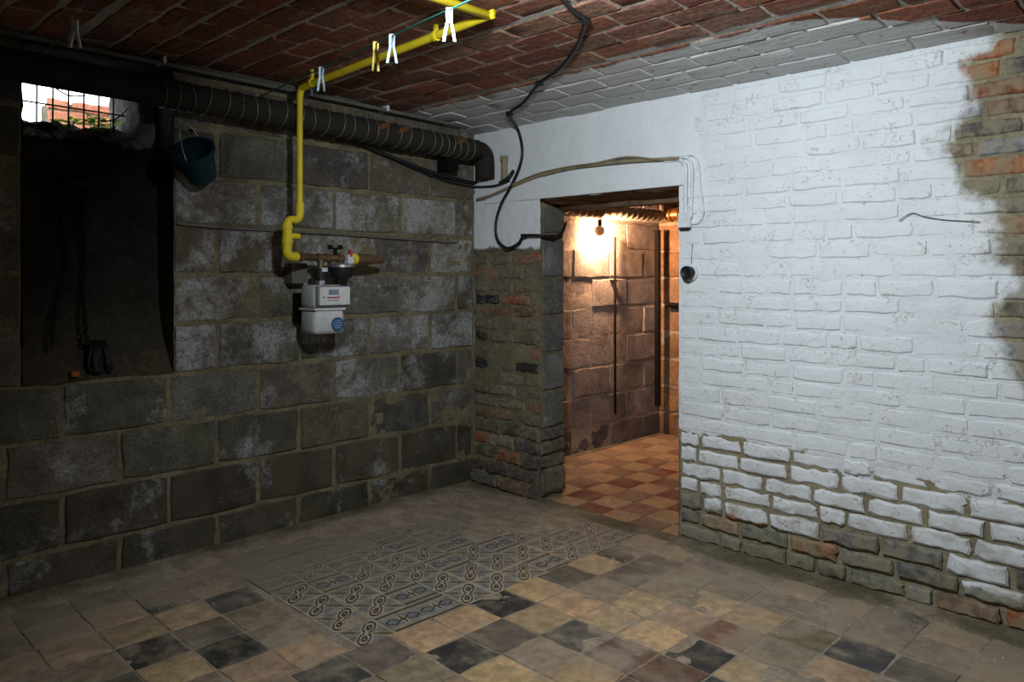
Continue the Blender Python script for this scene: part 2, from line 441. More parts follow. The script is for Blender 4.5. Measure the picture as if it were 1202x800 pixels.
def piece(name, cls, center, L, H, axes, mat, parent, color, rnd, tilt=.004):
    out, L0, H0 = _cache[cls]
    me = out[rnd.randrange(len(out))]
    o = bpy.data.objects.new(name, me); COL.objects.link(o)
    if not me.materials: me.materials.append(mat)
    if me.materials[0] != mat:
        o.material_slots[0].link = 'OBJECT'; o.material_slots[0].material = mat
    flip = Matrix.Rotation(math.pi, 3, 'Y') if rnd.random() < .5 else Matrix.Identity(3)
    t = Matrix.Rotation(rnd.uniform(-tilt, tilt), 3, 'Y') @ Matrix.Rotation(rnd.uniform(-tilt, tilt)*2, 3, 'X')
    m = (axes @ t @ flip).to_4x4()
    o.parent = parent
    o.matrix_basis = Matrix.Translation(Vector(center) - parent_origin(parent)) @ m @ Matrix.Diagonal((L/L0, 1, H/H0, 1))
    o.color = color
    return o
def jitcol(c, rnd, a=.25, al=1.0):
    f = 1 + rnd.uniform(-a, a); return (c[0]*f, c[1]*f*(1+rnd.uniform(-.05, .05)), c[2]*f*(1+rnd.uniform(-.08, .08)), al)

piece_variants('block', .365, .183, .06, 4, 3, .005, .005, .001, 10)
piece_variants('brick', .195, .056, .04, 4, 2, .004, .0055, .0015, 14)
piece_variants('worn_brick', .195, .056, .04, 6, 3, .0055, .008, .002, 16)
piece_variants('vault_brick', .215, .108, .03, 3, 2, .004, .003, .0008, 10)
piece_variants('tile', .168, .168, .02, 3, 3, .003, .0022, .0006, 10)
piece_variants('passage_tile', .162, .162, .02, 2, 2, .001, .002, .0, 4)

# ------------------------------------------------------------------ wall_left : concrete blocks, with the coal-chute niche
NX0, NX1, NZ = -2.187, -1.648, .755
XW, YW, TOP = -3.45, -4.05, 2.12
def left_bed(x, z):
    return .0075 + .007 * fr(x, 3.1, z, 6) + .004 * nz(x, 7, z, 30)
mb = MB()
def lgrid(x0, x1, z0, z1, st=.028):
    nu = max(2, int((x1-x0)/st)); nv = max(2, int((z1-z0)/st))
    mb.grid(lambda a, b: (x0+(x1-x0)*a, left_bed(x0+(x1-x0)*a, z0+(z1-z0)*b), z0+(z1-z0)*b), nu, nv)
lgrid(XW, NX0, 0, TOP); lgrid(NX1, .0, 0, TOP); lgrid(NX0, NX1, 0, NZ)
mb.box((XW, .035, 0), (NX0, .22, TOP)); mb.box((NX1, .035, 0), (.0, .22, TOP)); mb.box((NX0, .035, 0), (NX1, .22, NZ-.01))
wall_left = mb.build('wall_left', M['block_mortar'], None, True)
tag(wall_left, 'dark concrete block wall with wide mortar joints carrying the gas meter', 'wall', kind='structure')
rnd = random.Random(3)
P = .385
for k in range(11):
    z0 = -.063 + .203*k + .010; z1 = z0 + .183
    x = -.02 - (.10 if k % 2 else .285)
    spans = [(x, -.02)]
    while x > XW: spans.append((x-P, x-.02)); x -= P
    for (a, b) in spans:
        a = max(a, XW+.01); parts = [(a, b)]
        if z1 > NZ + .06:
            parts = []
            if a < NX0: parts.append((a, NX0-.004 if b > NX0-.07 else b))
            if b > NX1: parts.append((max(a, NX1+.004), b))
        for (p, q) in parts:
            if q - p < .05: continue
            zt = min(z1, TOP-.02); zb = max(z0, -.03)
            if zt - zb < .04: continue
            xc = (p+q)/2; zc = (zb+zt)/2
            u = rnd.random()
            base = (.115, .102, .080) if u < .5 else ((.080, .071, .056) if u < .75 else (.125, .102, .068))
            dark = 1.0
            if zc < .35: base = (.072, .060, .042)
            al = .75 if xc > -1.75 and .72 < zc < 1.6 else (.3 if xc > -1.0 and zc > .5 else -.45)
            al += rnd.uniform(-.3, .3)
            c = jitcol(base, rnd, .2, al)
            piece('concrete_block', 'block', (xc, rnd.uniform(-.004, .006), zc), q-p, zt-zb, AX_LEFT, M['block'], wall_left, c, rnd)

# niche: sooty rendered back that leans forward at its foot, jambs, rubble sill
prof = [(.004, .752), (.03, .785), (.08, .84), (.13, .93), (.16, 1.03), (.175, 1.3), (.185, 1.55), (.195, 1.655), (.23, 1.675), (.34, 1.735), (.42, 1.755), (.62, 1.76)]
def profpt(t):
    f = t*(len(prof)-1); i = min(int(f), len(prof)-2); f -= i
    return prof[i][0]*(1-f)+prof[i+1][0]*f, prof[i][1]*(1-f)+prof[i+1][1]*f
mb = MB()
def nb(a, b):
    x = NX0 + (NX1-NX0)*a; y, z = profpt(b)
    k = 1 if z < 1.62 else 2.2
    n = .016*k*fr(x, y, z, 5) + .008*k*nz(x, y, z, 17); e = min(1, 8*min(a, 1-a)+.15)
    return (x, y + n*e, z + (abs(n)*1.2*e if z > 1.6 else 0))
mb.grid(nb, 34, 88)
for X, s in ((NX0, -1), (NX1, 1)):
    mb.grid(lambda a, b: (X - s*(.002 + .008*abs(fr(1, a, b*3, 4))), .005+.62*a, .75+1.3*b), 14, 40)
mb.box((NX0-.02, .0, 1.985), (NX1+.02, .64, 2.12))
niche = mb.build('niche', M['soot'], wall_left, True); niche['label'] = 'sooty rendered coal chute niche'
mb = MB()
for i in range(60):
    x = random.uniform(NX0+.02, NX1-.02); y = random.uniform(.22, .44); z = profpt(.62 + (y-.2)/.25*.2)[1] if False else 1.692 + (y-.22)*.40
    r = random.uniform(.012, .034); bm = bmesh.new(); bmesh.ops.create_icosphere(bm, subdivisions=1, radius=r)
    for v in bm.verts: v.co = Vector((x+v.co.x*random.uniform(.7, 1.4), y+v.co.y*random.uniform(.7, 1.3), z+v.co.z*.8))
    mb.bm(bm)
o = mb.build('rubble', M['rubble'], wall_left); o['kind'] = 'stuff'; o['label'] = 'loose mortar rubble on the vent sill'
mb = MB()
def stone(x0, x1, y0, y1, z0, z1, amp=.02):
    bm = bmesh.new(); bmesh.ops.create_cube(bm, size=1); bmesh.ops.subdivide_edges(bm, edges=bm.edges[:], cuts=4, use_grid_fill=True)
    for v in bm.verts:
        p = Vector((x0+(v.co.x+.5)*(x1-x0), y0+(v.co.y+.5)*(y1-y0), z0+(v.co.z+.5)*(z1-z0)))
        q = v.co*2; rr = max(abs(q.x), abs(q.y), abs(q.z)); k = .86 if sum(abs(t) > .9 for t in q) >= 2 else 1
        c = Vector(((x0+x1)/2, (y0+y1)/2, (z0+z1)/2)); p = c + (p-c)*k
        v.co = p + Vector((nz(p.x, p.y, p.z, 14), nz(p.y+5, p.z, p.x, 14), nz(p.z, p.x+9, p.y, 14)))*amp
    return bm
mb.bm(stone(-1.722, -1.62, .20, .60, 1.66, 2.0, .022))
o = mb.build('stone', M['rubble'], wall_left, True); o['label'] = 'rough jamb stone beside the vent'
mb = MB(); mb.bm(stone(NX0-.05, NX0+.03, .20, .60, 1.66, 2.0, .012)); o = mb.build('stone', M['rubble'], wall_left, True)

# wire grate of the vent
g = empty('window_1', (-1.95, .36, 1.78)); tag(g, 'small barred vent opening with a rusty wire grate and daylight behind', 'vent', kind='structure')
for i in range(9):
    x = -2.17 + .0575*i
    MB().tube([(x, .36, 1.76), (x+.002, .362, 2.0)], .0034, 6, 0).build('wire', M['grate'], g, True)
for z in (1.845,):
    MB().tube([(-2.2, .366, z+.004), (-1.95, .366, z), (-1.70, .366, z-.004)], .0034, 6, 3).build('wire', M['grate'], g, True)

# ------------------------------------------------------------------ wall_right : white painted brick with the passage opening
DY0, DY1 = -.505, -1.327      # opening between pier and white wall
LZ = 1.545                     # lintel underside
TH = .175
def unp(y, z):                 # rough idea of where paint is missing, for the joint depth
    return 1.0 if z < .44 + .05*nz(2, y, z, 4) else (.3 if (y < -2.47 and z > .7) else 0.0)
def right_bed(y, z):
    d = .0018 + .0085*unp(y, z)
    return d - .0042*fr(4.2, y, z, 7) - .0015*nz(y, 2, z, 40)
mb = MB()
def rgrid(y0, y1, z0, z1, st=.022, fn=right_bed):
    nu = max(2, int(abs(y1-y0)/st)); nv = max(2, int((z1-z0)/st))
    mb.grid(lambda a, b: (fn(y0+(y1-y0)*a, z0+(z1-z0)*b), y0+(y1-y0)*a, z0+(z1-z0)*b), nu, nv)
rgrid(DY1, -3.2, 0, LZ); rgrid(-1.40, -3.2, LZ, 1.965)
rgrid(-3.2, YW, 0, 2.1, .1, lambda y, z: .003)
mb.box((.03, DY1, 0), (TH, YW, LZ)); mb.box((.03, -1.40, LZ), (TH, YW, 2.12))
# ragged arris of the opening
mb.grid(lambda a, b: (-.001+.036*a + .004*nz(1, a*3, b*40), DY1 + .008*abs(fr(2, a, b*14, 2)) - .002, LZ*b), 3, 80)
wall_right = mb.build('wall_right', M['pmortar'], None, True)
tag(wall_right, 'whitewashed old brick wall beside the passage with bare mortar low down', 'wall', kind='structure')
# pier with its own mortar
mb = MB()
def pier_bed(y, z):
    low = max(0, (.33 - z)/.33); s = .003 - .030*low
    return s - .009*fr(8.2, y, z, 8) - .003*nz(y, 6, z, 35)
mb.grid(lambda a, b: (pier_bed(DY0*a, 1.36*b), DY0*a, 1.36*b), 30, 70)
mb.box((.03, 0, 0), (TH, DY0+.012, LZ))
mb.grid(lambda a, b: (pier_bed(DY0, 1.5*b)*(1-a)+TH*a, DY0+.004-.004*fr(a, 5, b*9, 3), 1.5*b), 6, 60)
pier = mb.build('pier_mortar', M['block_mortar'], wall_right, True)
mb = MB()
def plast(y, z):
    rag = 1.30 + .03*fr(3, y, 2, 9)
    return .006*min(1, max(0, (-1.36-y)/.12)) - .005*min(1, max(0, (y+1.42)/.2)) - .003*fr(6, y, z, 6) + (.022 if z < rag-.02 else 0) - .003*nz(y, z, 4, 25)
mb.grid(lambda a, b: (plast(0.0+DY0*a, 1.24+(LZ-1.24)*b), .0+DY0*a, 1.24+(LZ-1.24)*b), 34, 26)
mb.grid(lambda a, b: (plast(-1.52*a, LZ+(1.965-LZ)*b), -1.52*a, LZ+(1.965-LZ)*b), 70, 26)
mb.box((.03, .0, LZ), (TH, -1.40, 2.12))
mb.build('plaster', M['plaster'], wall_right, True)['label'] = 'smooth white plaster above the passage opening'
mb = MB()
mb.grid(lambda a, b: (-.004+(TH+.06)*a, DY0+.03+(DY1-DY0-.06)*b, LZ-.005-.045*a + .012*fr(a*2, b*4, 3, 2)), 12, 40)
mb.box((TH-.03, DY0+.1, LZ-.055), (TH+.06, DY1-.1, LZ+.1))
mb.build('lintel', M['lintel_wood'], wall_right, True)['label'] = 'ragged brown underside of the lintel'
mb = MB(); mb.box((-.013, -.10, LZ-.004), (.02, -1.345, 1.652), .004)
mb.build('lintel_face', M['plaster'], wall_right)['label'] = 'smooth white lintel band'

rnd = random.Random(11)
browns = [(.21, .17, .12), (.26, .19, .13), (.19, .165, .125), (.28, .15, .09), (.34, .13, .06), (.27, .26, .24), (.12, .105, .09)]
k = 0; z = .008
heights = []
while z < 1.93:
    h = rnd.uniform(.062, .071)
    if z + h > 1.945: break
    heights.append((z, h)); z += h
for k, (z, h) in enumerate(heights):
    start = DY1 if z + h < LZ + .03 else -1.46
    y = start - .003; first = True
    hh = h - .012
    while y > -2.98:
        L = rnd.uniform(.185, .215) if rnd.random() > .22 else rnd.uniform(.09, .12)
        if first and k % 2: L = rnd.uniform(.085, .11)
        first = False
        yc = y - L/2; zc = z + h/2
        al = 1.0
        if zc < .155: al = 0.0 if rnd.random() < .8 else 1.0
        elif zc < .23 and rnd.random() < .30: al = 0.0
        elif zc < .42 and rnd.random() < .04: al = .0
        prot = rnd.uniform(-.004, .003) - (.004 if zc < .2 else 0)
        L0 = L - rnd.uniform(.008, .013)
        col = browns[rnd.randrange(len(browns))]
        if zc < .3 and rnd.random() < .6: col = (.20, .19, .16)
        # paint-clogged bricks sit nearly flush, bare ones stand proud
        piece('brick', 'worn_brick' if zc < .47 else 'brick', (prot*(1 if zc < .47 else .6) - .002, yc, zc), L0 - (.006 if zc < .47 else 0), hh + rnd.uniform(-.003, .003), AX_RIGHT, M['pbrick'], wall_right, jitcol(col, rnd, .25, al), rnd, .012)
        y -= L
# pier bricks
z = .005; k = 0
reds = [(.28, .10, .055), (.30, .11, .06), (.19, .10, .065), (.17, .13, .09), (.15, .12, .09), (.20, .16, .12)]
while z < 1.27:
    h = rnd.uniform(.064, .076); y = -.004; first = True
    while y > DY0 + .03:
        L = rnd.uniform(.18, .23)
        if first and k % 2: L = .11
        first = False
        yend = max(y - L, DY0 + .002)
        if yend - DY0 < .06: yend = DY0 + .002
        Lc = y - yend; zc = z + h/2
        low = max(0, (.34 - zc)/.34)
        x = -.002 - .040*low + rnd.uniform(-.006, .005) - (.012*rnd.random() if low > 0 else 0)
        col = (.11, .095, .075) if (low > 0 and rnd.random() < .7) else reds[rnd.randrange(len(reds))]
        if rnd.random() < .06: col = (.03, .03, .03)
        piece('brick', 'worn_brick', (x, (y+yend)/2, zc), Lc - .012, h - (.010 if low > 0 else .016) + rnd.uniform(-.006, .004), AX_RIGHT, M['pierbrick'], wall_right, jitcol(col, rnd, .25), rnd, .03)
        y = yend
    z += h; k += 1
# grey blocks of the jamb, bricks at its foot
zz = .36
while zz < 1.45:
    hb = .195; c = jitcol((.16, .155, .14), rnd, .15, -.2)
    piece('concrete_block', 'block', (.094, DY0 - .006, zz + hb/2), .155, min(hb, 1.47-zz) - .016, AX_LEFT, M['block'], wall_right, c, rnd)
    zz += hb
zz = .01
while zz < .34:
    h = .07 if zz > .15 else .145
    piece('brick', 'worn_brick', (.085, DY0 - .010 - rnd.uniform(0, .008), zz + h/2), .18, h - .012, AX_LEFT, M['pierbrick'], wall_right, jitcol((.10, .09, .075), rnd, .2), rnd, .02)
    zz += h

# ------------------------------------------------------------------ ceiling : shallow brick vault, rows parallel to the white wall
def vault(x): return 1.935 + .085*(1 - ((max(x, -3.2) + 1.5)/1.5)**2)
def vault_n(x):
    s = -.17*(x+1.5)/2.25
    return Vector((-s, 0, 1)).normalized()
rows = []; x = -.004; k = 0
rr = random.Random(5)
while x > -3.3:
    w = .108 + rr.uniform(-.004, .004); rows.append((x - w/2, w))
    gap = .012 + rr.uniform(0, .006)
    if k % 4 == 3: gap += rr.uniform(.012, .03)
    x -= w + gap; k += 1
def ceil_z(x, y):
    n = .0022*fr(x*2.5, y*.8, 1, 4) + .0022*nz(x*3, y, 9, 9)
    return vault(x) + .0034 + n
mb = MB()
mb.grid(lambda a, b: (.06 + (XW-.15)*a, .06 + (YW-.1)*b, ceil_z(.06 + (XW-.15)*a, .06 + (YW-.1)*b)), 170, 110)
mb.box((.2, .25, 2.14), (XW-.1, YW-.1, 2.3))
ceiling = mb.build('ceiling', M['cmortar'], None, True)
tag(ceiling, 'low shallow vault of flat-laid red bricks, whitewashed beside the wall', 'ceiling', kind='structure')
far = []
for k, (xc, w) in enumerate(rows):
    y = -.005 - (.115 if k % 2 else 0) - rr.uniform(0, .03)
    if y < -.06: 
        pass
    yy = -.004
    first = True
    while yy > -3.9:
        L = .215 + rr.uniform(-.012, .012)
        if first: L = .11 if k % 2 else .215; L += rr.uniform(-.02, .02); first = False
        yc = yy - L/2; n = vault_n(xc)
        ax = Matrix(((0, n.x, n.z), (1, 0, 0), (0, n.z, -n.x)))
        base = [(.20, .075, .042), (.23, .085, .045), (.16, .07, .045), (.18, .062, .038), (.21, .11, .07)][rr.randrange(5)]
        prm = ((xc, yc, vault(xc) + rr.uniform(-.0035, .0012)), L, w, ax, jitcol(base, rr, .22))
        if xc + yc > -3.02: piece('brick', 'vault_brick', prm[0], L, w, ax, M['cbrick'], ceiling, prm[4], rr, .008)
        else: far.append(prm)
        yy -= L + .013
mb = MB(); meshes, L0, W0 = _cache['vault_brick']
for (c, L, w, ax, col) in far:
    me = meshes[rr.randrange(4)]
    mb.add([Vector(c) + ax @ Vector((v.co.x*L/L0, v.co.y, v.co.z*w/W0)) for v in me.vertices], [tuple(p.vertices) for p in me.polygons])
o = mb.build('brick_field', M['cbrick'], ceiling, True); o['kind'] = 'stuff'; o.color = (.20, .08, .045, 1)

# ------------------------------------------------------------------ floor : dusty bed, plain tiles, patterned cement tiles
def floor_z(x, y):
    n = .004*fr(x, y, 1, 3.5) + .0018*nz(x, y, 5, 14)
    base = -.0026 + n*.7
    # dust and mortar banked up towards the walls and the passage
    base += .012*max(0, 1 - (-y)/.22) + .016*max(0, 1 - (-x)/.13)**1.2 * (1 if y < DY1 else .3)
    d = math.hypot((x + .30)/.55, (y + .62)/.42); base += .0075*max(0, 1 - d)
    d = math.hypot((x + .62)/.75, (y + .12)/.30); base += .009*max(0, 1 - d)
    d = math.hypot((x + .42)/.42, (y + 1.55)/.35); base += .0035*max(0, 1 - d)
    return base
mb = MB()
mb.grid(lambda a, b: (.02+(XW-.04)*a, .05 + (YW-.07)*b, floor_z(.02+(XW-.04)*a, .05 + (YW-.07)*b)), 190, 220)
mb.box((XW-.15, .22, -.12), (0, YW-.15, -.03))
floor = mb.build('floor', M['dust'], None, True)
tag(floor, 'worn dusty cellar floor of old cement and clay tiles', 'floor', kind='structure')

# sample colours of single tiles, read at a spot on the floor
TAN = (.52, .335, .175); TAN2 = (.40, .27, .155); BLK = (.020, .021, .023); GRY = (.12, .10, .078); DRED = (.10, .05, .032); RED = (.17, .07, .045); OLV = (.12, .095, .05); GREYT = (.26, .20, .13)
spots = [((255,765),BLK),((145,762),BLK),((200,713),BLK),((278,713),(.06,.06,.06)),((100,712),BLK),((30,735),(.05,.045,.04)),((170,690),(.04,.04,.04)),((225,737),GRY),
 ((685,672),(.07,.062,.05)),((600,715),BLK),((537,787),BLK),((707,765),DRED),((815,765),BLK),((745,795),DRED),((850,740),RED),((400,785),(.05,.05,.05)),((1035,768),(.05,.05,.052)),
 ((1045,718),(.05,.055,.06)),((1180,745),(.05,.05,.055)),((925,745),OLV),((880,768),GREYT),((760,660),GRY),((830,665),(.10,.105,.10)),((980,690),(.06,.065,.065)),((60,690),GRY),((130,735),TAN2),((470,790),GREYT),
 ((540,735),TAN),((490,760),TAN),((590,770),TAN),((650,695),TAN),((690,715),TAN),((750,740),TAN),((640,740),TAN2),((340,775),TAN),((370,755),TAN),((590,695),GRY),((1000,725),GREYT),((900,705),GREYT),((1100,760),GREYT),((820,710),TAN2),((760,700),TAN2)]
SP = [(onZ(p[0], p[1], 0), c) for p, c in spots]
rnd = random.Random(21)
PT = .1715; px0, py0 = -.745, -1.165
PX0 = -1.5435; PP = .1447
def plain(xc, yc, L=.166, H=.166):
    best = None
    for q, c in SP:
        d = max(abs(q.x-xc), abs(q.y-yc))
        if d < .088 and (best is None or d < best[0]): best = (d, c)
    if best: c = best[1]
    else:
        u = rnd.random()
        c = TAN2 if u < .45 else (GREYT if u < .75 else (GRY if u < .9 else (.05, .05, .05)))
    piece('tile', 'tile', (xc, yc, rnd.uniform(-.0015, .0015)), L + rnd.uniform(-.004, .002), H + rnd.uniform(-.004, .002), AX_FLOOR, M['tile'], floor, jitcol(c, rnd, .12), rnd, .006)
for i in range(-5, 16):
    for j in range(0, 12):
        xc = px0 - PT*(i + .5); yc = py0 - PT*(j + .5)
        if xc > -.14 or xc < XW + .08 or yc < -3.0 or xc + yc < -4.3: continue
        plain(xc, yc)
for i in range(0, 11):
    for j in range(0, 6):
        xc = -1.570 - PT*(i + .5); yc = py0 + .003 + PT*(j + .5)
        if yc > -.12 or xc < XW + .1: continue
        plain(xc, yc)

# printed cement tiles
def pat_color(kind, u, v):
    bg = (.20, .18, .145); light = (.38, .32, .235); brown = (.055, .032, .02); blue = (.175, .18, .18)
    if kind == 0:
        a = (u+v)*S2; b = (u-v)*S2; c = bg
        e2 = [math.hypot((a-s*.285)/.315, b/.15) for s in (-1, 1)]; e = min(e2)
        # pale blue petals between the arms
        for sa in (-1, 1):
            for sb in (-1, 1):
                if math.hypot((a-sa*.30)/.16, (b-sb*.30)/.10) < 1: c = blue
        leaf = (abs(b)-.38)/.27; lw = .072*(1-leaf*leaf) if abs(leaf) < 1 else -1
        if abs(abs(u)-.47) < .02 or abs(abs(v)-.47) < .02: c = light
        if lw > 0 and abs(a) < lw + .035: c = light
        if lw > 0 and abs(a) < lw: c = brown if abs(a) > lw*.45 else (.17, .13, .085)
        if e < 1.28: c = light
        if e < 1.0: c = brown
        if e < .72: c = light
        if e < .48: c = brown
        if e < .2: c = bg
        if math.hypot(a/.07, b/.07) < 1: c = light
        return c
    c = bg
    if abs(v) < .17 and abs(u) < .47: c = blue
    if abs(abs(v)-.40) < .035: c = brown
    elif abs(abs(v)-.40) < .075: c = light
    if abs(abs(v)-.27) < .02: c = light
    w = .13*(1 if abs(u) < .2 else max(0, 1-(abs(abs(u)-.2))/.27))
    vv = w*(1 if u > 0 else 1)
    if .10 < abs(u) < .47 and abs(abs(v)-(.02+.13*(1-abs(abs(u)-.28)/.19))) < .028: c = brown
    if abs(u) < .04 and abs(v) < .2: c = brown
    elif abs(u) < .08 and abs(v) < .22: c = light
    if abs(v) < .03 and abs(u) < .12: c = brown
    return c
def pat_mesh(kind, n=36):
    s = .1432; vs = []; fs = []
    for j in range(n+1):
        for i in range(n+1): vs.append(((i/n-.5)*s, (j/n-.5)*s, 0))
    for j in range(n):
        for i in range(n): fs.append((j*(n+1)+i, j*(n+1)+i+1, (j+1)*(n+1)+i+1, (j+1)*(n+1)+i))
    b = len(vs); h = s/2 + .0004
    vs += [(-h, -h, -.002), (h, -h, -.002), (h, h, -.002), (-h, h, -.002), (-h, -h, -.02), (h, -h, -.02), (h, h, -.02), (-h, h, -.02)]
    for q in range(4): fs.append((b+q, b+4+q, b+4+(q+1) % 4, b+(q+1) % 4)[::-1])
    me = bpy.data.meshes.new('patterned_tile'); me.from_pydata(vs, [], fs)
    ca = me.color_attributes.new('print', 'FLOAT_COLOR', 'CORNER')
    for p in me.polygons:
        c = p.center; col = pat_color(kind, c.x/s, c.y/s) if p.index < n*n else (.2, .18, .14)
        for li in p.loop_indices: ca.data[li].color = (*col, 1)
    me.materials.append(M['pattern']); return me
PM = [pat_mesh(0), pat_mesh(1)]
row0 = '8LL888L8888'; row1 = '888L8L88L88'
layout = ['8LL888L88L8', '88L88888L88', '8888L8L8888', '8L888LL8888', 'L8L8L888L88', '8888L88L888', '8LL8888L888', '88888888888']
for j in range(8):
    for i in range(11):
        xc = PX0 + PP*(i+.5); yc = -1.178 + PP*(j+.5)
        if xc > -.03 or yc > -.06: continue
        kd = 0 if layout[j][i] == '8' else 1
        o = bpy.data.objects.new('patterned_tile', PM[kd]); COL.objects.link(o); o.parent = floor
        o.location = (xc, yc, rnd.uniform(-.0008, .001))
        o.rotation_euler = (rnd.uniform(-.003, .003), rnd.uniform(-.003, .003), 0 if kd == 0 else rnd.choice((0, math.pi)))

# ------------------------------------------------------------------ room sides behind the camera
mb = MB(); mb.box((XW, .2, 0), (XW-.15, YW, 2.12)); o = mb.build('wall_side', M['dullwall']); tag(o, 'plain dull rendered cellar wall facing the white wall', 'wall', kind='structure')
mb = MB(); mb.box((XW-.15, YW, 0), (TH, YW-.15, 2.12)); o = mb.build('wall_back', M['dullwall']); tag(o, 'plain dull rendered cellar wall facing the block wall', 'wall', kind='structure')

# ------------------------------------------------------------------ passage behind the opening
EX = 1.86; BY = .035
mb = MB()
mb.grid(lambda a, b: (0 + EX*a, BY + .0055 + .005*fr(EX*a, 3, 2*b, 6), 2.05*b), 66, 70); mb.box((0, BY+.03, 0), (EX+.2, .24, 2.1))
wall_pb = mb.build('wall_passage_left', M['pass_mortar'], None, True)
tag(wall_pb, 'concrete block wall of the passage lit by a warm bulb', 'wall', kind='structure')
rnd = random.Random(31)
for k in range(10):
    z0 = -.04 + .195*k + .008; z1 = z0 + .179
    x = EX - .01 - (.0 if k % 2 else .19)
    spans = [] if k % 2 else [(x+.006, EX-.01)]
    while x > .05: spans.append((max(x-P+.0, .02), x-.014)); x -= P
    for (a, b) in spans:
        if b - a < .04: continue
        piece('concrete_block', 'block', ((a+b)/2, BY+rnd.uniform(-.006, .006), (max(z0, -.02)+z1)/2), b-a, z1-max(z0, -.02), AX_LEFT, M['block_passage'], wall_pb,
              jitcol((.26, .215, .20) if z0 > .12 else (.13, .11, .10), rnd, .2, .3), rnd, .006)
mb = MB()
mb.grid(lambda a, b: (EX + .0055 + .005*fr(3, a*2, b*2, 6), .05 - 2.1*a, 2.05*b), 50, 60); mb.box((EX+.03, .05, 0), (EX+.2, -2.1, 2.1))
wall_pe = mb.build('wall_passage_end', M['pass_mortar'], None, True)
tag(wall_pe, 'reddish block wall closing the end of the passage', 'wall', kind='structure')
for k in range(10):
    z0 = -.04 + .195*k + .008; z1 = z0 + .179
    y = .03 - (.19 if k % 2 else 0); spans = [(.03, y+.014)] if k % 2 else []
    while y > -1.0: spans.append((y, y-P+.014)); y -= P
    for (a, b) in spans:
        piece('concrete_block', 'block', (EX+rnd.uniform(-.004, .004), (a+b)/2, (max(z0, -.02)+z1)/2), a-b, z1-max(z0, -.02), AX_RIGHT, M['block_passage'], wall_pe, jitcol((.20, .115, .06), rnd, .2, .1), rnd, .006)
mb = MB(); mb.box((TH+.001, -2.1, 0), (EX+.2, -2.25, 2.1)); o = mb.build('wall_passage_right', M['dullwall']); tag(o, 'plain wall on the far side of the passage', 'wall', kind='structure')
mb = MB(); mb.box((TH, .24, 1.96), (EX+.2, -2.25, 2.1)); o = mb.build('ceiling_passage', M['dullwall']); tag(o, 'plain low ceiling over the passage', 'ceiling', kind='structure')
mb = MB()
mb.grid(lambda a, b: (-.01+(EX+.06)*a, .08 - 2.15*b, -.003 + .001*fr(a*2, b*2, 2, 4)), 40, 40); mb.box((0, .24, -.12), (EX+.2, -2.25, -.03))
floor_p = mb.build('floor_passage', M['dust'], None, True)
tag(floor_p, 'passage floor of chequered dark red and sand coloured tiles', 'floor', kind='structure')
T = .168
for i in range(-4, 9):
    for j in range(-4, 7):
        xc = .571 + T*i; yc = -.614 - T*j
        if xc > EX - .03 or xc < -.02 or yc > .04 or yc < -1.7: continue
        x0 = max(xc - T/2 + .002, -.005); x1 = min(xc + T/2 - .002, EX - .003); y1 = min(yc + T/2 - .002, .028); y0 = yc - T/2 + .002
        if x1-x0 < .03 or y1-y0 < .03: continue
        dark = (i + j) % 2 == 0
        faded = .5 if yc > -.3 else 1
        c = (.135, .040, .024) if dark else (.36, .215, .11)
        if dark and rnd.random() < .25: c = (.20, .10, .07)
        piece('tile', 'passage_tile', ((x0+x1)/2, (y0+y1)/2, rnd.uniform(-.001, .001)), x1-x0, y1-y0, AX_FLOOR, M['ptile'], floor_p, jitcol(c, rnd, .12), rnd, .002)

# passage: hanging mirror-capped bulb, ducts, pipes
BP = Vector((1.05, -.05, 1.44))
lamp = empty('pendant_bulb', BP); tag(lamp, 'glowing mirror-capped light bulb hanging by its cord in the passage', 'light bulb')
view = (CAM - BP).normalized(); back = Vector((.80, .52, -.20)).normalized()
pr = [(.034*-math.cos(t), .034*math.sin(t)+.0002) for t in [math.pi*i/12 for i in range(13)]]
MB().lathe(BP, back, pr[6:], 20).build('glass', M['bulb'], lamp, True)
MB().lathe(BP + back*-.001, back, [(h*1.03, r*1.03) for h, r in pr[:8]], 20).build('mirror_cap', M['silver'], lamp, True)
MB().cyl(BP + Vector((.004, .0, .026)), BP + Vector((.002, 0, .075)), .015, .013).build('socket', M['blackplastic'], lamp, True, 40)
MB().tube([BP + Vector((.002, 0, .07)), BP + Vector((-.01, -.04, .095)), BP + Vector((-.03, -.085, .13)), BP + Vector((-.05, -.11, .20)), BP + Vector((-.05, -.11, .53))], .004, 8).build('cord', M['beige'], lamp, True)
d0 = onY(640, 243, -.055); d1 = onY(776, 254, -.055)
mb = MB(); n = 40
prf = [(i/n*(d1-d0).length, .034 + (.013 if i % 2 else 0)) for i in range(n+1)]
mb.lathe(d0, d1-d0, prf, 16)
o = mb.build('flexible_duct', M['alu'], None, True, 30); tag(o, 'corrugated flexible duct running along the top of the passage', 'duct')
a = d1 + Vector((.02, -.05, .01))
mb = MB(); mb.cyl(a, a + Vector((.06, -.30, .02)), .045, .045)
for i in range(5): mb.cyl(a + Vector((.012*i, -.06*i-.02, .004*i)), a + Vector((.012*i, -.06*i-.035, .004*i)), .050)
o = mb.build('copper_flex_pipe', M['copper'], None, True, 40); tag(o, 'coppery ribbed pipe end at the far corner of the passage ceiling', 'pipe')
p = onY(722, 278, .0); q = onY(722, 485, .0)
mb = MB(); mb.tube([p, q], .008, 10, 0)
o = mb.build('iron_pipe', M['darkpipe'], None, True, 40); tag(o, 'thin black iron pipe upright on the passage wall below the bulb', 'pipe', 'passage pipes')
MB().box((p.x-.02, .0, p.z-.3), (p.x+.02, .04, p.z-.29)).build('pipe_clip', M['darkpipe'], o)
p = onY(772, 270, -.03); q = onY(772, 476, -.03)
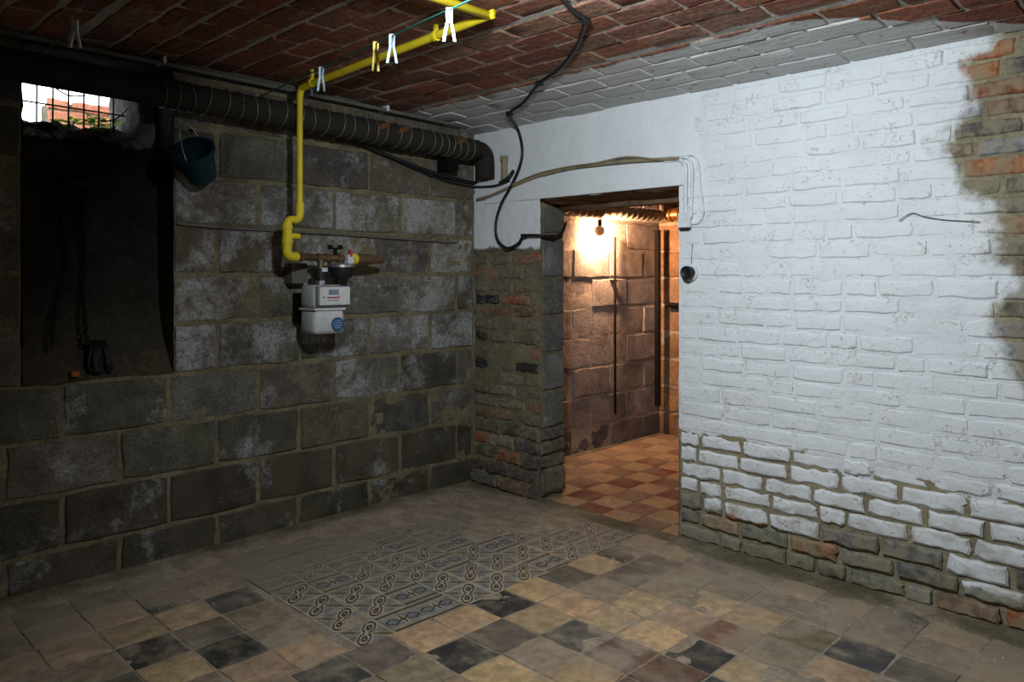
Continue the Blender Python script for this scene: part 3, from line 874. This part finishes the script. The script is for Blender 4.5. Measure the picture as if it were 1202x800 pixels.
mb = MB(); mb.tube([p, q], .022, 10, 0)
o = mb.build('iron_pipe', M['darkpipe'], None, True, 40); tag(o, 'thicker black pipe upright in the far corner of the passage', 'pipe', 'passage pipes')
a = onX(776, 357, EX-.045); a.y = -.03
mb = MB(); mb.tube([(EX-.05, -.055, a.z), (EX-.05, -.9, a.z-.01)], .016, 10, 0)
o = mb.build('iron_pipe', M['darkpipe'], None, True, 40); tag(o, 'horizontal iron pipe across the end wall of the passage', 'pipe', 'passage pipes')
MB().cyl((EX-.05, -.30, a.z), (EX-.05, -.33, a.z), .021).build('coupling', M['darkpipe'], o)

# ------------------------------------------------------------------ main lamp fixture (just above the frame)
fl = empty('floodlight', LAMP); tag(fl, 'round cool-white floodlight fixed under the brick vault', 'lamp')
MB().lathe(LAMP - LAMP_AIM*.05, LAMP_AIM, [(0, .03), (.012, .055), (.049, .072), (.050, .066), (.046, .064)], 24).build('housing', M['steel'], fl, True, 40)
lf = Vector((-LAMP_AIM.y, LAMP_AIM.x, 0)).normalized(); upv = LAMP_AIM.cross(lf)
pl = [LAMP + lf*(.108 + t) + LAMP_AIM*d + upv*h for t in (0, .003) for d in (-.01, .045) for h in (-.075, .075)]
MB().add(pl, [(0,1,3,2),(4,6,7,5),(0,4,5,1),(2,3,7,6),(0,2,6,4),(1,5,7,3)]).build('added_light_flap', M['blackplastic'], fl)  # unseen flap, added to cut the lamp's light towards the upper left
MB().add([LAMP + lf*a + LAMP_AIM*d + upv*h for a in (.06, .11) for d in (-.012, -.008) for h in (-.02, .02)], [(0,1,3,2),(4,6,7,5),(0,4,5,1),(2,3,7,6),(0,2,6,4),(1,5,7,3)]).build('added_flap_hinge', M['steel'], fl)  # arm holding the added flap, also unseen
MB().tube([LAMP - LAMP_AIM*.05, LAMP - LAMP_AIM*.09 + Vector((0, 0, .05)), Vector((LAMP.x-.06, LAMP.y, vault(LAMP.x-.06)))], .008).build('bracket', M['steel'], fl, True)

# ------------------------------------------------------------------ gas pipe and meter
gp = empty('gas_pipe', (-1.197, -.20, 1.24)); tag(gp, 'yellow gas pipe running down the block wall and across the vault', 'pipe')
VX, VY = -1.197, -.20
zc = vault(VX) - .03
mb = MB(); mb.tube([(VX, VY, 1.42), (VX, VY, 1.925)], .0130, 12, 0); mb.build('vertical_run', M['yellow'], gp, True, 40)
E = Vector((-1.197, -1.371, 1.983))
mb = MB(); mb.tube([(VX, VY, 1.915), (VX, VY-.012, 1.945), (VX, VY-.05, 1.955), (VX, -.6, 1.965), (VX, -1.34, 1.983), (VX-.003, E.y-.012, 1.983), (VX-.03, E.y-.02, 1.983)], .0145, 12, 5); mb.build('ceiling_run', M['yellow'], gp, True)
mb = MB(); mb.tube([(VX-.0, E.y-.02, 1.983), (-1.9, E.y-.02, 1.98), (-2.6, E.y-.02, 1.97)], .0145, 12, 0); mb.build('ceiling_run', M['yellow'], gp, True)
for (y) in (-.30, -1.12):
    mb = MB(); mb.cyl((VX, y-.008, 1.958+(-.2-y)*.021), (VX, y+.008, 1.958+(-.2-y)*.021), .0185, None, 12); mb.box((VX-.006, y-.006, 1.965), (VX+.006, y+.006, vault(VX)+.0)); mb.build('pipe_clip', M['yellow'], gp)
mb = MB(); mb.cyl((VX, VY, 1.415), (VX, VY, 1.465), .018, None, 14); mb.build('socket_joint', M['yellow'], gp, True, 40)
LX, LY = -1.256, -.20
mb = MB(); mb.tube([(VX, VY, 1.42), (VX-.004, VY, 1.398), (VX-.018, VY, 1.388), (LX+.018, LY, 1.388), (LX+.004, LY, 1.380), (LX, LY, 1.36)], .0168, 12, 4); mb.build('elbow', M['yellow'], gp, True)
mb = MB(); mb.cyl((LX, LY, 1.265), (LX, LY, 1.375), .0205, None, 14); mb.cyl((LX, LY, 1.345), (LX, LY, 1.365), .0235, None, 14); mb.cyl((LX, LY, 1.285), (LX, LY, 1.305), .0235, None, 14)
mb.cyl((LX, LY, 1.318), (LX+.055, LY, 1.318), .013, None, 12); mb.build('tee', M['yellow'], gp, True, 40)
mb = MB(); mb.tube([(LX, LY, 1.275), (LX, LY, 1.25), (LX+.008, LY, 1.236), (LX+.025, LY, 1.230), (LX+.05, LY, 1.230)], .0205, 12, 4); mb.build('elbow', M['yellow'], gp, True)

gm = empty('gas_meter', (-1.06, -.16, .89)); tag(gm, 'pale grey gas meter with round blue sticker on the block wall', 'gas meter')
MX0, MX1, MY0, MY1 = -1.14, -.985, -.225, -.095
mb = MB(); mb.box((MX0, MY0, .89), (MX1, MY1, 1.000), .022); mb.build('lower_shell', M['meter'], gm, True)
mb = MB(); mb.box((MX0, MY0, 1.004), (MX1, MY1, 1.108), .020); mb.build('upper_shell', M['meter'], gm, True)
mb = MB(); mb.box((MX0-.001, MY0-.001, .997), (MX1+.001, MY1+.001, 1.006)); mb.build('seam_flange', M['meterface'], gm)
mb = MB(); mb.box((MX0+.012, MY0-.024, 1.018), (MX1+.012, MY0+.01, 1.100), .006); idx = mb.build('index_housing', M['meterface'], gm)
mb = MB(); mb.box((MX0+.006, MY0-.006, 1.013), (MX1+.014, MY0+.004, 1.104), .003); mb.build('index_frame', M['meterdark'], gm)
f = MY0 - .0245
def plate(name, x0, x1, z0, z1, mat, par, y=f, t=.0015): return MB().box((x0, y-t, z0), (x1, y+.001, z1)).build(name, mat, par)
plate('display', -1.085, -1.035, 1.066, 1.088, M['lcd'], idx)
plate('red_band', -1.092, -1.030, 1.050, 1.056, M['red'], idx)
plate('printed_line', -1.088, -1.036, 1.040, 1.0425, M['meterdark'], idx); plate('button', -1.112, -1.105, 1.052, 1.058, M['meterdark'], idx)
plate('label_strip', -1.092, -1.005, .962, .990, M['paper'], gm, MY0-.001)
for i in range(2): plate('printed_line', -1.086, -1.012, .970+.010*i, .9715+.010*i, M['meterface'], gm, MY0-.0026, .0004)
mb = MB(); mb.cyl((-1.026, MY0-.001, .933), (-1.026, MY0-.004, .933), .0315, None, 28); st = mb.build('round_sticker', M['blue'], gm); st['label'] = 'round blue sticker with pale lines of print'
for i, w in enumerate((.016, .022, .022, .015)): plate('printed_line', -1.026-w, -1.026+w, .9485-.0105*i, .9505-.0105*i, M['paper'], st, MY0-.0042, .0003)
CXm, CYm = -1.065, -.15
mb = MB(); mb.cyl((CXm, CYm, 1.10), (CXm, CYm, 1.135), .017, None, 12); mb.cyl((CXm, CYm, 1.112), (CXm, CYm, 1.128), .0225, None, 6); mb.build('union_nut', M['steel'], gm)
mb = MB(); mb.cyl((CXm, CYm, 1.130), (CXm, CYm, 1.180), .030, None, 18); mb.build('coupling', M['blackplastic'], gm, True, 40)
mb = MB(); mb.box((CXm-.012, CYm-.034, 1.166), (CXm+.014, CYm-.026, 1.184)); mb.build('small_label', M['paper'], gm)
mb = MB(); mb.cyl((CXm, CYm, 1.178), (CXm, CYm, 1.222), .015, None, 12); mb.tube([(LX+.045, LY, 1.230), (LX+.10, LY+.012, 1.230), (CXm-.03, CYm, 1.230), (CXm, CYm, 1.230), (CXm+.12, CYm, 1.228)], .0155, 12, 4)
mb.build('brass_pipe', M['brass'], gm, True, 50)
for (xx, r) in ((LX+.055, .021), (CXm-.022, .020), (CXm+.022, .020), (CXm+.085, .022)):
    MB().cyl((xx, CYm if xx > CXm-.03 else LY-.003, 1.230), (xx+.014, CYm if xx > CXm-.03 else LY-.003, 1.230), r, None, 6).build('brass_nut', M['brass'], gm)
mb = MB(); mb.cyl((CXm+.075, CYm, 1.24), (CXm+.075, CYm, 1.272), .009); mb.box((CXm+.045, CYm-.005, 1.268), (CXm+.105, CYm+.005, 1.276)); mb.box((CXm+.040, CYm-.006, 1.268), (CXm+.058, CYm+.006, 1.288)); mb.box((CXm+.092, CYm-.006, 1.268), (CXm+.110, CYm+.006, 1.288))
mb.build('valve_handle', M['darkpipe'], gm)
mb = MB(); mb.box((CXm+.128, CYm-.024, 1.205), (CXm+.158, CYm+.02, 1.245)); mb.build('tag', M['paper'], gm)
mb = MB(); mb.box((CXm+.136, CYm-.026, 1.235), (CXm+.150, CYm-.01, 1.268)); mb.build('tag', M['red'], gm)
mb = MB(); mb.cyl((CXm+.162, CYm, 1.226), (CXm+.185, CYm, 1.226), .026, None, 14); mb.build('ring', M['yellow'], gm, True, 40)
mb = MB(); mb.lathe((CXm+.185, CYm, 1.226), (1, .05, -.02), [(0, .022), (.01, .026), (.09, .024), (.11, .018), (.15, .014), (.155, .012)], 14); mb.build('pipe_stub', M['brass'], gm, True, 40)
mb = MB(); mb.lathe((CXm+.095, CYm-.02, 1.135), (0, 0, 1), [(0, .016), (.006, .045), (.035, .056), (.052, .056), (.053, .03)], 22); mb.build('regulator', M['blackplastic'], gm, True, 40)
mb = MB(); mb.lathe((CXm+.095, CYm-.02, 1.187), (0, 0, 1), [(0, .060), (.010, .060), (.016, .045), (.018, .01)], 22); mb.build('regulator_lid', M['steel'], gm, True, 40)
mb = MB(); mb.box((CXm+.02, CYm-.012, 1.145), (CXm+.07, CYm+.012, 1.172), .004); mb.build('regulator_arm', M['blackplastic'], gm)
mb = MB(); mb.box((-1.165, -.075, 1.115), (-1.09, -.066, 1.205)); mb.box((-1.165, -.066, 1.115), (-1.155, .005, 1.205)); mb.box((-1.10, -.066, 1.115), (-1.09, .005, 1.205)); mb.build('bracket', M['conduit'], gm)
mb = MB(); mb.box((-1.12, -.105, .93), (-1.0, .006, 1.07)); mb.build('mounting_plate', M['darkpipe'], gm)

# ------------------------------------------------------------------ pipes, cables on the walls
pA = Vector((-2.9, -.125, 1.882)); pB = Vector((-.10, -.125, 1.822))
ip = empty('lagged_pipe', (-1.5, -.1, 1.85)); tag(ip, 'dark lagged pipe bound with wire below the vault along the block wall', 'pipe')
mb = MB(); L = (pB-pA).length
mb.tube([pA + (pB-pA)*t for t in [i/50 for i in range(51)]], .056, 16, 0, rad=lambda t: .056+.003*nz(t*40, 1, 2))
mb.tube([pB - Vector((.03, 0, 0)), pB, pB + Vector((.04, -.0, -.01)), pB + Vector((.062, .0, -.05)), pB + Vector((.064, .0, -.15))], .053, 16, 5)
mb.build('lagging', M['lagging'], ip, True)
rw = random.Random(4); t = -1.75
while t < -.14:
    f2 = (t - pA.x)/(pB.x-pA.x); c = pA.lerp(pB, f2); tl = rw.uniform(-.10, .10)
    pts = [c + Vector((tl*math.sin(a)*.12, .0595*math.cos(a), .0595*math.sin(a))) for a in [2*math.pi*i/20 for i in range(21)]]
    MB().tube(pts, .0022, 5, 0).build('binding_wire', M['wire'], ip, True)
    t += rw.uniform(.05, .085) if t < -.45 else rw.uniform(.035, .06)
for (px, py) in ((452, 150), (475, 153), (543, 168)):
    c = onY(px, py, -.18); q = MB()
    q.grid(lambda a, b: (c.x + (a-.5)*.055*(1.1-abs(b-.5)*1.5) + (b-.5)*.06, -.125 - .061*math.cos((b-.5)*.8+.45), pA.lerp(pB, (c.x-pA.x)/(pB.x-pA.x)).z + .061*math.sin((b-.5)*.8+.45)), 4, 6)
    o = q.build('torn_lagging', M['rust'], ip, True)
mb = MB(); mb.box((-.29, -.12, 1.70), (-.22, -.02, 1.78), .006); mb.build('bracket', M['darkpipe'], ip)

cp = empty('wall_conduit', (-1.5, -.05, 1.98)); tag(cp, 'thin grey conduit clipped along the top of the block wall', 'conduit')
c0 = onY(20, 40, -.06); c1 = onY(300, 97, -.06); c2 = onY(560, 152, -.06); c3 = onY(585, 160, -.06)
mb = MB(); mb.tube([c0 + (c0-c1)*.4, c0, c1, c2, c3, c3 + Vector((.06, .0, -.02)), c3 + Vector((.085, .0, -.07)), c3 + Vector((.095, .0, -.25))], .010, 10, 5); mb.build('tube', M['conduit'], cp, True)
for (px, py) in ((193, 70), (365, 108), (455, 127), (548, 147), (582, 156)):
    c = onY(px, py, -.07); MB().box((c.x-.007, -.078, c.z-.014), (c.x+.007, .01, c.z+.014), .003).build('clip', M['whitecon'], cp)

def cable(name, pts, r, mat, label, cat='cable', group=None, clips=()):
    off = Vector(pts[0]); e = empty(name, off); tag(e, label, cat, group)
    MB().tube(pts, r, 8, 6).build('sheath', mat, e, True)
    for c in clips: MB().box(Vector(c) - Vector((.013, .013, .010)), Vector(c) + Vector((.013, .013, .012)), .003).build('clip', M['blackplastic'], e)
    return e
W = -.030
zc_ = lambda x: vault(x) - .012
def onVault(px, py, off=.012):
    z = 1.95
    for _ in range(12): p = onZ(px, py, z); z = vault(min(0, p.x)) - off
    return onZ(px, py, z)
pts = [onVault(p, q) for p, q in ((640, -30), (662, 0), (672, 12), (686, 24), (681, 45), (672, 62), (655, 82), (633, 98), (615, 120), (598, 134))]
pts += [onX(p, q, W) for p, q in ((608, 152), (613, 175), (610, 195), (600, 218), (588, 240), (582, 262), (584, 281), (595, 291), (608, 286), (615, 277))]
pts += [onX(630, 276, W), onY(639, 277, DY0-.028), onY(648, 278, DY0-.024), onY(656, 276, DY0-.022), onY(661, 270, DY0-.022), onY(664, 262, DY0+.01)]
cable('black_cable', pts, .0078, M['blackcable'], 'black cable looping from the vault down the white wall into the passage', clips=(pts[3], pts[7], pts[9], pts[19], pts[22]))
pts = [onY(p, q, -.03) for p, q in ((375, 152), (410, 163), (450, 180), (490, 196), (520, 206), (550, 213), (575, 216))] + [onX(592, 212, -.05), onX(603, 200, -.03)]
cable('black_cable', pts, .009, M['blackcable'], 'black cable sagging under the lagged pipe along the block wall')
pts = [onY(p, q, -.02) for p, q in ((470, 190), (500, 203), (530, 214), (556, 219))] + [onX(580, 218, -.03), onX(598, 212, -.02)]
cable('black_cable', pts, .006, M['blackcable'], 'thinner black cable beside the sagging one in the wall corner')
pts = [onY(p, q, -.008) for p, q in ((207, 262), (260, 267), (330, 271), (400, 275), (470, 280), (530, 284), (538, 281), (541, 270), (540, 250), (542, 238), (550, 229))] + [Vector((-.02, -.02, onY(560, 225, 0).z))]
cable('thin_conduit', pts, .0055, M['conduit'], 'thin grey wire run level across the block wall behind the gas pipe', 'conduit')
W = -.020
pts = [onX(p, q, W) for p, q in ((560, 234), (575, 230), (600, 219), (630, 207), (665, 198), (700, 193), (740, 189), (775, 187), (797, 186))]
cable('beige_cable', pts, .0085, M['beige'], 'grimy beige cable laid along the top of the white lintel')
pts = [onX(p, q, W-.014) for p, q in ((600, 217), (630, 204), (665, 196), (700, 191), (735, 184), (770, 187))]
cable('beige_cable', pts, .004, M['beige'], 'thin loose beige wire lying on the grimy cable')
# painted conduits beside the opening
ce = empty('painted_conduit', onX(804, 266, -.01)); tag(ce, 'white painted double conduit dropping to a box beside the opening', 'conduit')
MB().tube([onX(p, q, -.012) for p, q in ((780, 189), (797, 188), (803, 191), (805, 198), (805, 225), (805, 256))], .009, 8).build('tube', M['whitecon'], ce, True)
MB().tube([onX(p, q, -.012) for p, q in ((785, 185), (802, 184), (809, 187), (812, 196), (812, 225), (811, 256))], .007, 8).build('tube', M['whitecon'], ce, True)
a = onX(799, 250, 0); b = onX(813, 267, 0)
MB().box((-.024, a.y, a.z), (.01, b.y, b.z), .004).build('box', M['whitecon'], ce)
MB().box((-.022, a.y-.004, b.z-.008), (.005, b.y+.01, b.z), .0).build('gland', M['blackplastic'], ce)
pts = [onX(p, q, -.010) for p, q in ((800, 184), (812, 182), (819, 190), (822, 215), (825, 240), (825, 252), (820, 261), (812, 263))]
cable('painted_wire', pts, .0035, M['whitecon'], 'thin white painted wire looping beside the conduit box', 'wire', clips=())
# round black bracket
c = onX(812, 320, 0)
rb = empty('wall_socket', c); tag(rb, 'small round black fitting on a white base on the brick wall', 'fitting')
MB().lathe(c + Vector((.006, 0, 0)), (-1, 0, 0), [(0, .036), (.016, .036), (.022, .032), (.023, .02)], 24).build('base', M['whitecon'], rb, True, 40)
MB().lathe(c + Vector((-.012, 0, 0)), (-1, 0, 0), [(0, .027), (.022, .029), (.034, .029), (.038, .025), (.034, .020), (.030, .006)], 24).build('cap', M['blackplastic'], rb, True, 40)
MB().tube([c + Vector((-.004, .0, .033)), c + Vector((-.004, -.003, .09)), c + Vector((-.004, -.006, .125))], .0014, 5).build('wire', M['conduit'], rb, True)
# cobweb-hung twig on the white wall
pts = [onX(p, q, -.010) for p, q in ((1055, 259), (1070, 250), (1085, 254), (1110, 258), (1150, 260))]
cable('dust_strand', pts, .0016, M['conduit'], 'dark dusty cobweb strand stretched over the white bricks', 'cobweb')
# stubs in the corner
pe = empty('capped_pipe', onX(592, 211, -.021)); tag(pe, 'short pale capped pipe end in the corner under the lagged pipe', 'pipe')
a = onX(592, 184, -.021); b = onX(592, 211, -.021)
MB().cyl(a, b, .018, None, 14).build('stub', M['beige'], pe, True, 40)
MB().cyl(a + Vector((0, 0, .004)), a - Vector((0, 0, .02)), .022, None, 14).build('collar', M['beige'], pe, True, 40)

# ------------------------------------------------------------------ clothes lines and pegs
P4 = Vector((-1.605, -1.05, 1.80)); P3 = Vector((-1.731, -1.817, 1.765)); dl = (P3-P4)
A = P4 - dl*(P4.y+.0)/dl.y*1.0; A = P4 + (P4-P3)*(.85/.767)
def linepts(a, b, sag):
    return [a.lerp(b, t) - Vector((0, 0, sag*4*t*(1-t))) for t in [i/10 for i in range(11)]]
l0 = P3 + dl*1.4
mb = MB(); mb.tube([l0, P3, P4, A], .0022, 6, 0); o = mb.build('clothes_line', M['line'], None, True)
tag(o, 'green plastic clothes line strung below the vault past the yellow pipe', 'clothes line')
B5 = onY(88, 24, -.96); b0 = B5 + Vector((.06, .76, .012)); b1 = B5 + Vector((-.12, -1.6, -.02))
mb = MB(); mb.tube([b0, B5, b1], .0018, 6, 0); o = mb.build('clothes_line', M['conduit'], None, True)
tag(o, 'thin dark clothes line strung towards the barred vent', 'clothes line')
def peg(top, mat, label, spread=.009, yaw=.0, L=.076):
    e = empty('clothes_peg', top); tag(e, label, 'clothes peg', 'pegs on the clothes lines')
    ax = Vector((math.cos(yaw), math.sin(yaw), 0)); nn = Vector((-ax.y, ax.x, 0))
    for s in (-1, 1):
        # jaw at the line, pivot a third down, legs splaying below
        prf = [(.004, .0035), (.0, .0045), (-.012, .0046), (-.028, .0040), (-.05, .0042+spread*.55), (-L+.006, .0042+spread)]
        vs = []; w = .0045; th = .0042
        for (z, off) in prf:
            for (i, j) in ((-1, -1), (1, -1), (1, 1), (-1, 1)):
                vs.append(top + ax*(s*off + i*th*.75) + nn*(j*w) + Vector((0, 0, z)))
        m = len(prf); fs = [(q*4+r, q*4+(r+1) % 4, (q+1)*4+(r+1) % 4, (q+1)*4+r) for q in range(m-1) for r in range(4)] + [(3, 2, 1, 0), tuple(range((m-1)*4, m*4))]
        MB().add(vs, fs).build('leg', mat, e)
    pts = [top + nn*(.0058*math.cos(a)) + ax*(.0065*math.sin(a)) + Vector((0, 0, -.026+.0006*a)) for a in [i*.5 for i in range(26)]]
    MB().tube(pts, .0008, 5, 0).build('spring', M['steel'], e, True)
    return e
on = lambda px: None
def along(px):           # point of the green line seen at image column px
    best = min((abs(601+900*((p-CAM).dot(Vector((S2, -S2, 0))))/((p-CAM).dot(Vector((S2, S2, 0)))) - px), i) for i, p in enumerate(LP))
    return LP[best[1]]
LP = [P3.lerp(A, i/400) for i in range(-100, 401)]
LP = [P3 + (A-P3)*(i/400) for i in range(-120, 401)]
peg(along(527), M['pegwhite'], 'bright white clothes peg on the green line before the yellow pipe', .0085, -.75, .080)
peg(along(460), M['pegblue'], 'pale blue clothes peg next to the yellow peg', .008, -.70, .078)
peg(along(441), M['pegyellow'], 'yellow clothes peg on the green line', .003, -.45, .082)
peg(along(377), M['pegblue'], 'dim grey-blue clothes peg where the yellow pipe bends down', .006, -.55, .078)
peg(B5, M['pegwhite'], 'pale clothes peg hanging alone above the barred vent', .008, -.6, .076)

# ------------------------------------------------------------------ niche contents
def chain(top, length, name_label, sway):
    e = empty('hanging_chain', top); tag(e, name_label, 'chain', 'chains in the niche')
    LL, r = .026, .0032
    bm0 = []
    N = 22
    pts = []
    for i in range(N):
        t = 2*math.pi*i/N; pts.append(Vector((.0075*math.cos(t), 0, .0125*math.sin(t) + (.002 if math.sin(t) > 0 else -.002))))
    pts.append(pts[0].copy())
    q = MB().tube(pts, r, 6, 0); meshes = []
    me = bpy.data.meshes.new('chain_link'); me.from_pydata(q.v, [], q.f); me.materials.append(M['chain'])
    me.polygons.foreach_set('use_smooth', [True]*len(me.polygons))
    n = int(length/.0195)
    for i in range(n):
        o = bpy.data.objects.new('chain_link', me); COL.objects.link(o); o.parent = e
        t = i/n; o.location = (sway*math.sin(t*5)*t + .0, -(.10*max(0, t-.62)/.38), -.0195*i)
        o.rotation_euler = (random.uniform(-.15, .15), random.uniform(-.15, .15), (math.pi/2 if i % 2 else 0) + .6)
    return e
mp = onY(97, 222, .13); chain(mp, .62, 'black iron chain hanging straight down the sooty niche', .012)
mp = onY(70, 240, .13); chain(mp, .56, 'black iron chain hanging beside the longer one in the niche', .05)
hk = onY(92, 218, .12)
mb = MB(); mb.tube([hk + Vector((-.05, .08, .02)), hk + Vector((-.03, .0, .02)), hk + Vector((0, -.005, .015)), hk + Vector((.03, .0, -.01)), hk + Vector((.035, .0, -.06))], .008, 8)
mb.cyl(hk + Vector((-.055, .01, .02)), hk + Vector((.03, .01, .02)), .02, None, 10)
o = mb.build('chain_pulley', M['chain'], None, True, 40); tag(o, 'black iron pulley at the top of the niche holding the chains', 'pulley')
c = onY(88, 439, -.002)
mb = MB(); mb.bm(stone(c.x-.014, c.x+.014, -.012, .014, c.z-.011, c.z+.011, .004)); o = mb.build('brick_chip', M['orange'], None); tag(o, 'small orange chip lying on the foot of the niche', 'chip')
# dark rag clump at the foot of the chains
c = onY(116, 416, .03)
mb = MB()
for i in range(16):
    a = random.uniform(-.03, .03); mb.tube([c + Vector((a, .04, .05)), c + Vector((a*1.1, .0, .02)), c + Vector((a*1.3+random.uniform(-.01, .01), -.015, -.03)), c + Vector((a*1.4, -.03, -.05-random.uniform(0, .02)))], .006, 6, 4)
o = mb.build('root_clump', M['chain'], None, True); tag(o, 'dark ragged clump of fibres at the foot of the niche', 'debris')

# teal bucket hung askew at the niche corner
bc = onY(232, 192, -.10)
bk = empty('bucket', bc); tag(bk, 'dark teal plastic bucket hung tilted on the block wall by the niche', 'bucket')
axis = Vector((-.50, -.50, .70)).normalized()
r0, r1, hh = .058, .078, .135
prof_b = [(-hh*.5, .002), (-hh*.5, r0), (hh*.5, r1), (hh*.5+.001, r1+.006), (hh*.5-.010, r1+.006), (hh*.5-.010, r1+.001)]
mb = MB(); a = axis.orthogonal().normalized()
def shell(prof2, n=24):
    d = axis; a = d.orthogonal().normalized(); c2 = d.cross(a); vs = []
    for (h, r) in prof2:
        for k in range(n):
            t = 2*math.pi*k/n; vs.append(bc + d*h + a*(r*math.cos(t)) + c2*(r*math.sin(t)))
    m = len(prof2); return vs, [(j*n+k, j*n+(k+1) % n, (j+1)*n+(k+1) % n, (j+1)*n+k) for j in range(m-1) for k in range(n)]
vs_, fs_ = shell([(-hh*.5, .001), (-hh*.5, r0), (hh*.5, r1), (hh*.5, r1-.004), (-hh*.5+.004, r0-.004), (-hh*.5+.004, .001)]); MB().add(vs_, fs_).build('body', M['teal'], bk, True, 40)
vs_, fs_ = shell([(hh*.5+.003, r1-.004), (hh*.5+.003, r1+.008), (hh*.5-.012, r1+.008), (hh*.5-.012, r1)]); MB().add(vs_, fs_).build('rim', M['teal'], bk, True, 40)
c2 = axis.cross(a)
MB().tube([bc + axis*hh*.5 + a*(r1*math.cos(t)) + c2*(r1*.2*math.sin(t)) + (axis*.09 + Vector((.02, .05, .03)))*math.sin(t) for t in [math.pi*i/12 for i in range(13)]], .003, 6, 0).build('handle', M['steel'], bk, True)
MB().tube([bc + Vector((.015, .06, .14)), bc + Vector((.01, .10, .15))], .004, 6, 0).build('hook', M['darkpipe'], bk, True)

# ------------------------------------------------------------------ outside, seen through the vent
mb = MB(); mb.grid(lambda a, b: (-5 + 8*a, .42 + 4*b, 1.750 + .015*fr(a*8, b*4, 1, 3)), 50, 24); mb.box((-5, .42, 1.5), (3, 4.42, 1.7)); o = mb.build('ground', M['ground'], None, True); tag(o, 'bare soil outside level with the vent sill', 'ground', kind='structure')
og = empty('garden_wall', (-1.2, 1.7, 1.75)); tag(og, 'low orange brick wall outside seen through the barred vent', 'garden wall')
MB().box((-1.69, 1.62, 1.75), (.2, 1.82, 2.11)).build('core', M['ground'], og)
rnd = random.Random(9)
for k in range(6):
    for i in range(9):
        x0 = -1.70 + .215*i - (.1 if k % 2 else 0)
        a = max(x0, -1.705); b = x0 + .203
        if b - a < .03: continue
        piece('brick', 'brick', ((a+b)/2, 1.61, 1.79 + .062*k), b-a, .053, AX_LEFT, M['outbrick'], og, (1, 1, 1, 1), rnd)
rnd = random.Random(15)
lq = [(0, 0, 0), (.5, .25, .06), (1, 0, -.02), (.5, -.25, .06)]
for (px, py, n, hgt, lab) in ((110, 148, 40, .065, 'bright green weed growing against the vent grate'), (84, 148, 12, .045, 'small green weed sprouting on the vent sill'), (133, 149, 18, .055, 'leafy weed beside the rough jamb stone of the vent')):
    c = onY(px, py, .40); c.z = 1.765
    e = empty('weed', c); tag(e, lab, 'weed', 'weeds at the vent')
    for i in range(n):
        an = rnd.uniform(0, 6.28); le = rnd.uniform(.022, .042); h = rnd.uniform(.012, hgt); rad = rnd.uniform(0, .035)
        b = c + Vector((rad*math.cos(an), rad*math.sin(an)*.6, h)); up = rnd.uniform(-.2, .7)
        d = Vector((math.cos(an), math.sin(an), up)).normalized(); sd = d.cross(Vector((0, 0, 1))).normalized(); nn = sd.cross(d)
        vs = [b + d*(p*le) + sd*(q*le) + nn*(w*le) for p, q, w in ((0, 0, 0), (.3, .28, .05), (.7, .25, .06), (1, 0, -.05), (.7, -.25, .06), (.3, -.28, .05), (.5, 0, -.02))]
        MB().add(vs, [(0, 1, 6), (1, 2, 6), (2, 3, 6), (3, 4, 6), (4, 5, 6), (5, 0, 6)]).build('leaf', M['leaf'], e, True)
    mb = MB()
    for i in range(4): mb.tube([c + Vector((0, 0, -.02)), c + Vector((rnd.uniform(-.03, .03), rnd.uniform(-.02, .02), hgt))], .0015, 5, 0)
    mb.build('stem', M['stem'], e, True)
for i, (p, q) in enumerate((((60, 100), (100, 112)), ((150, 128), (118, 142)))):
    a = onY(p[0], p[1], .2); b = onY(q[0], q[1], .3); m = a.lerp(b, .5) + Vector((0, 0, -.02))
    o = MB().tube([a, m, b], .003, 6).build('dry_twig', M['stem'], None, True)
    tag(o, ('dry root dangling across the top of the vent', 'dry twig lying across the vent beside the jamb stone')[i], 'twig')
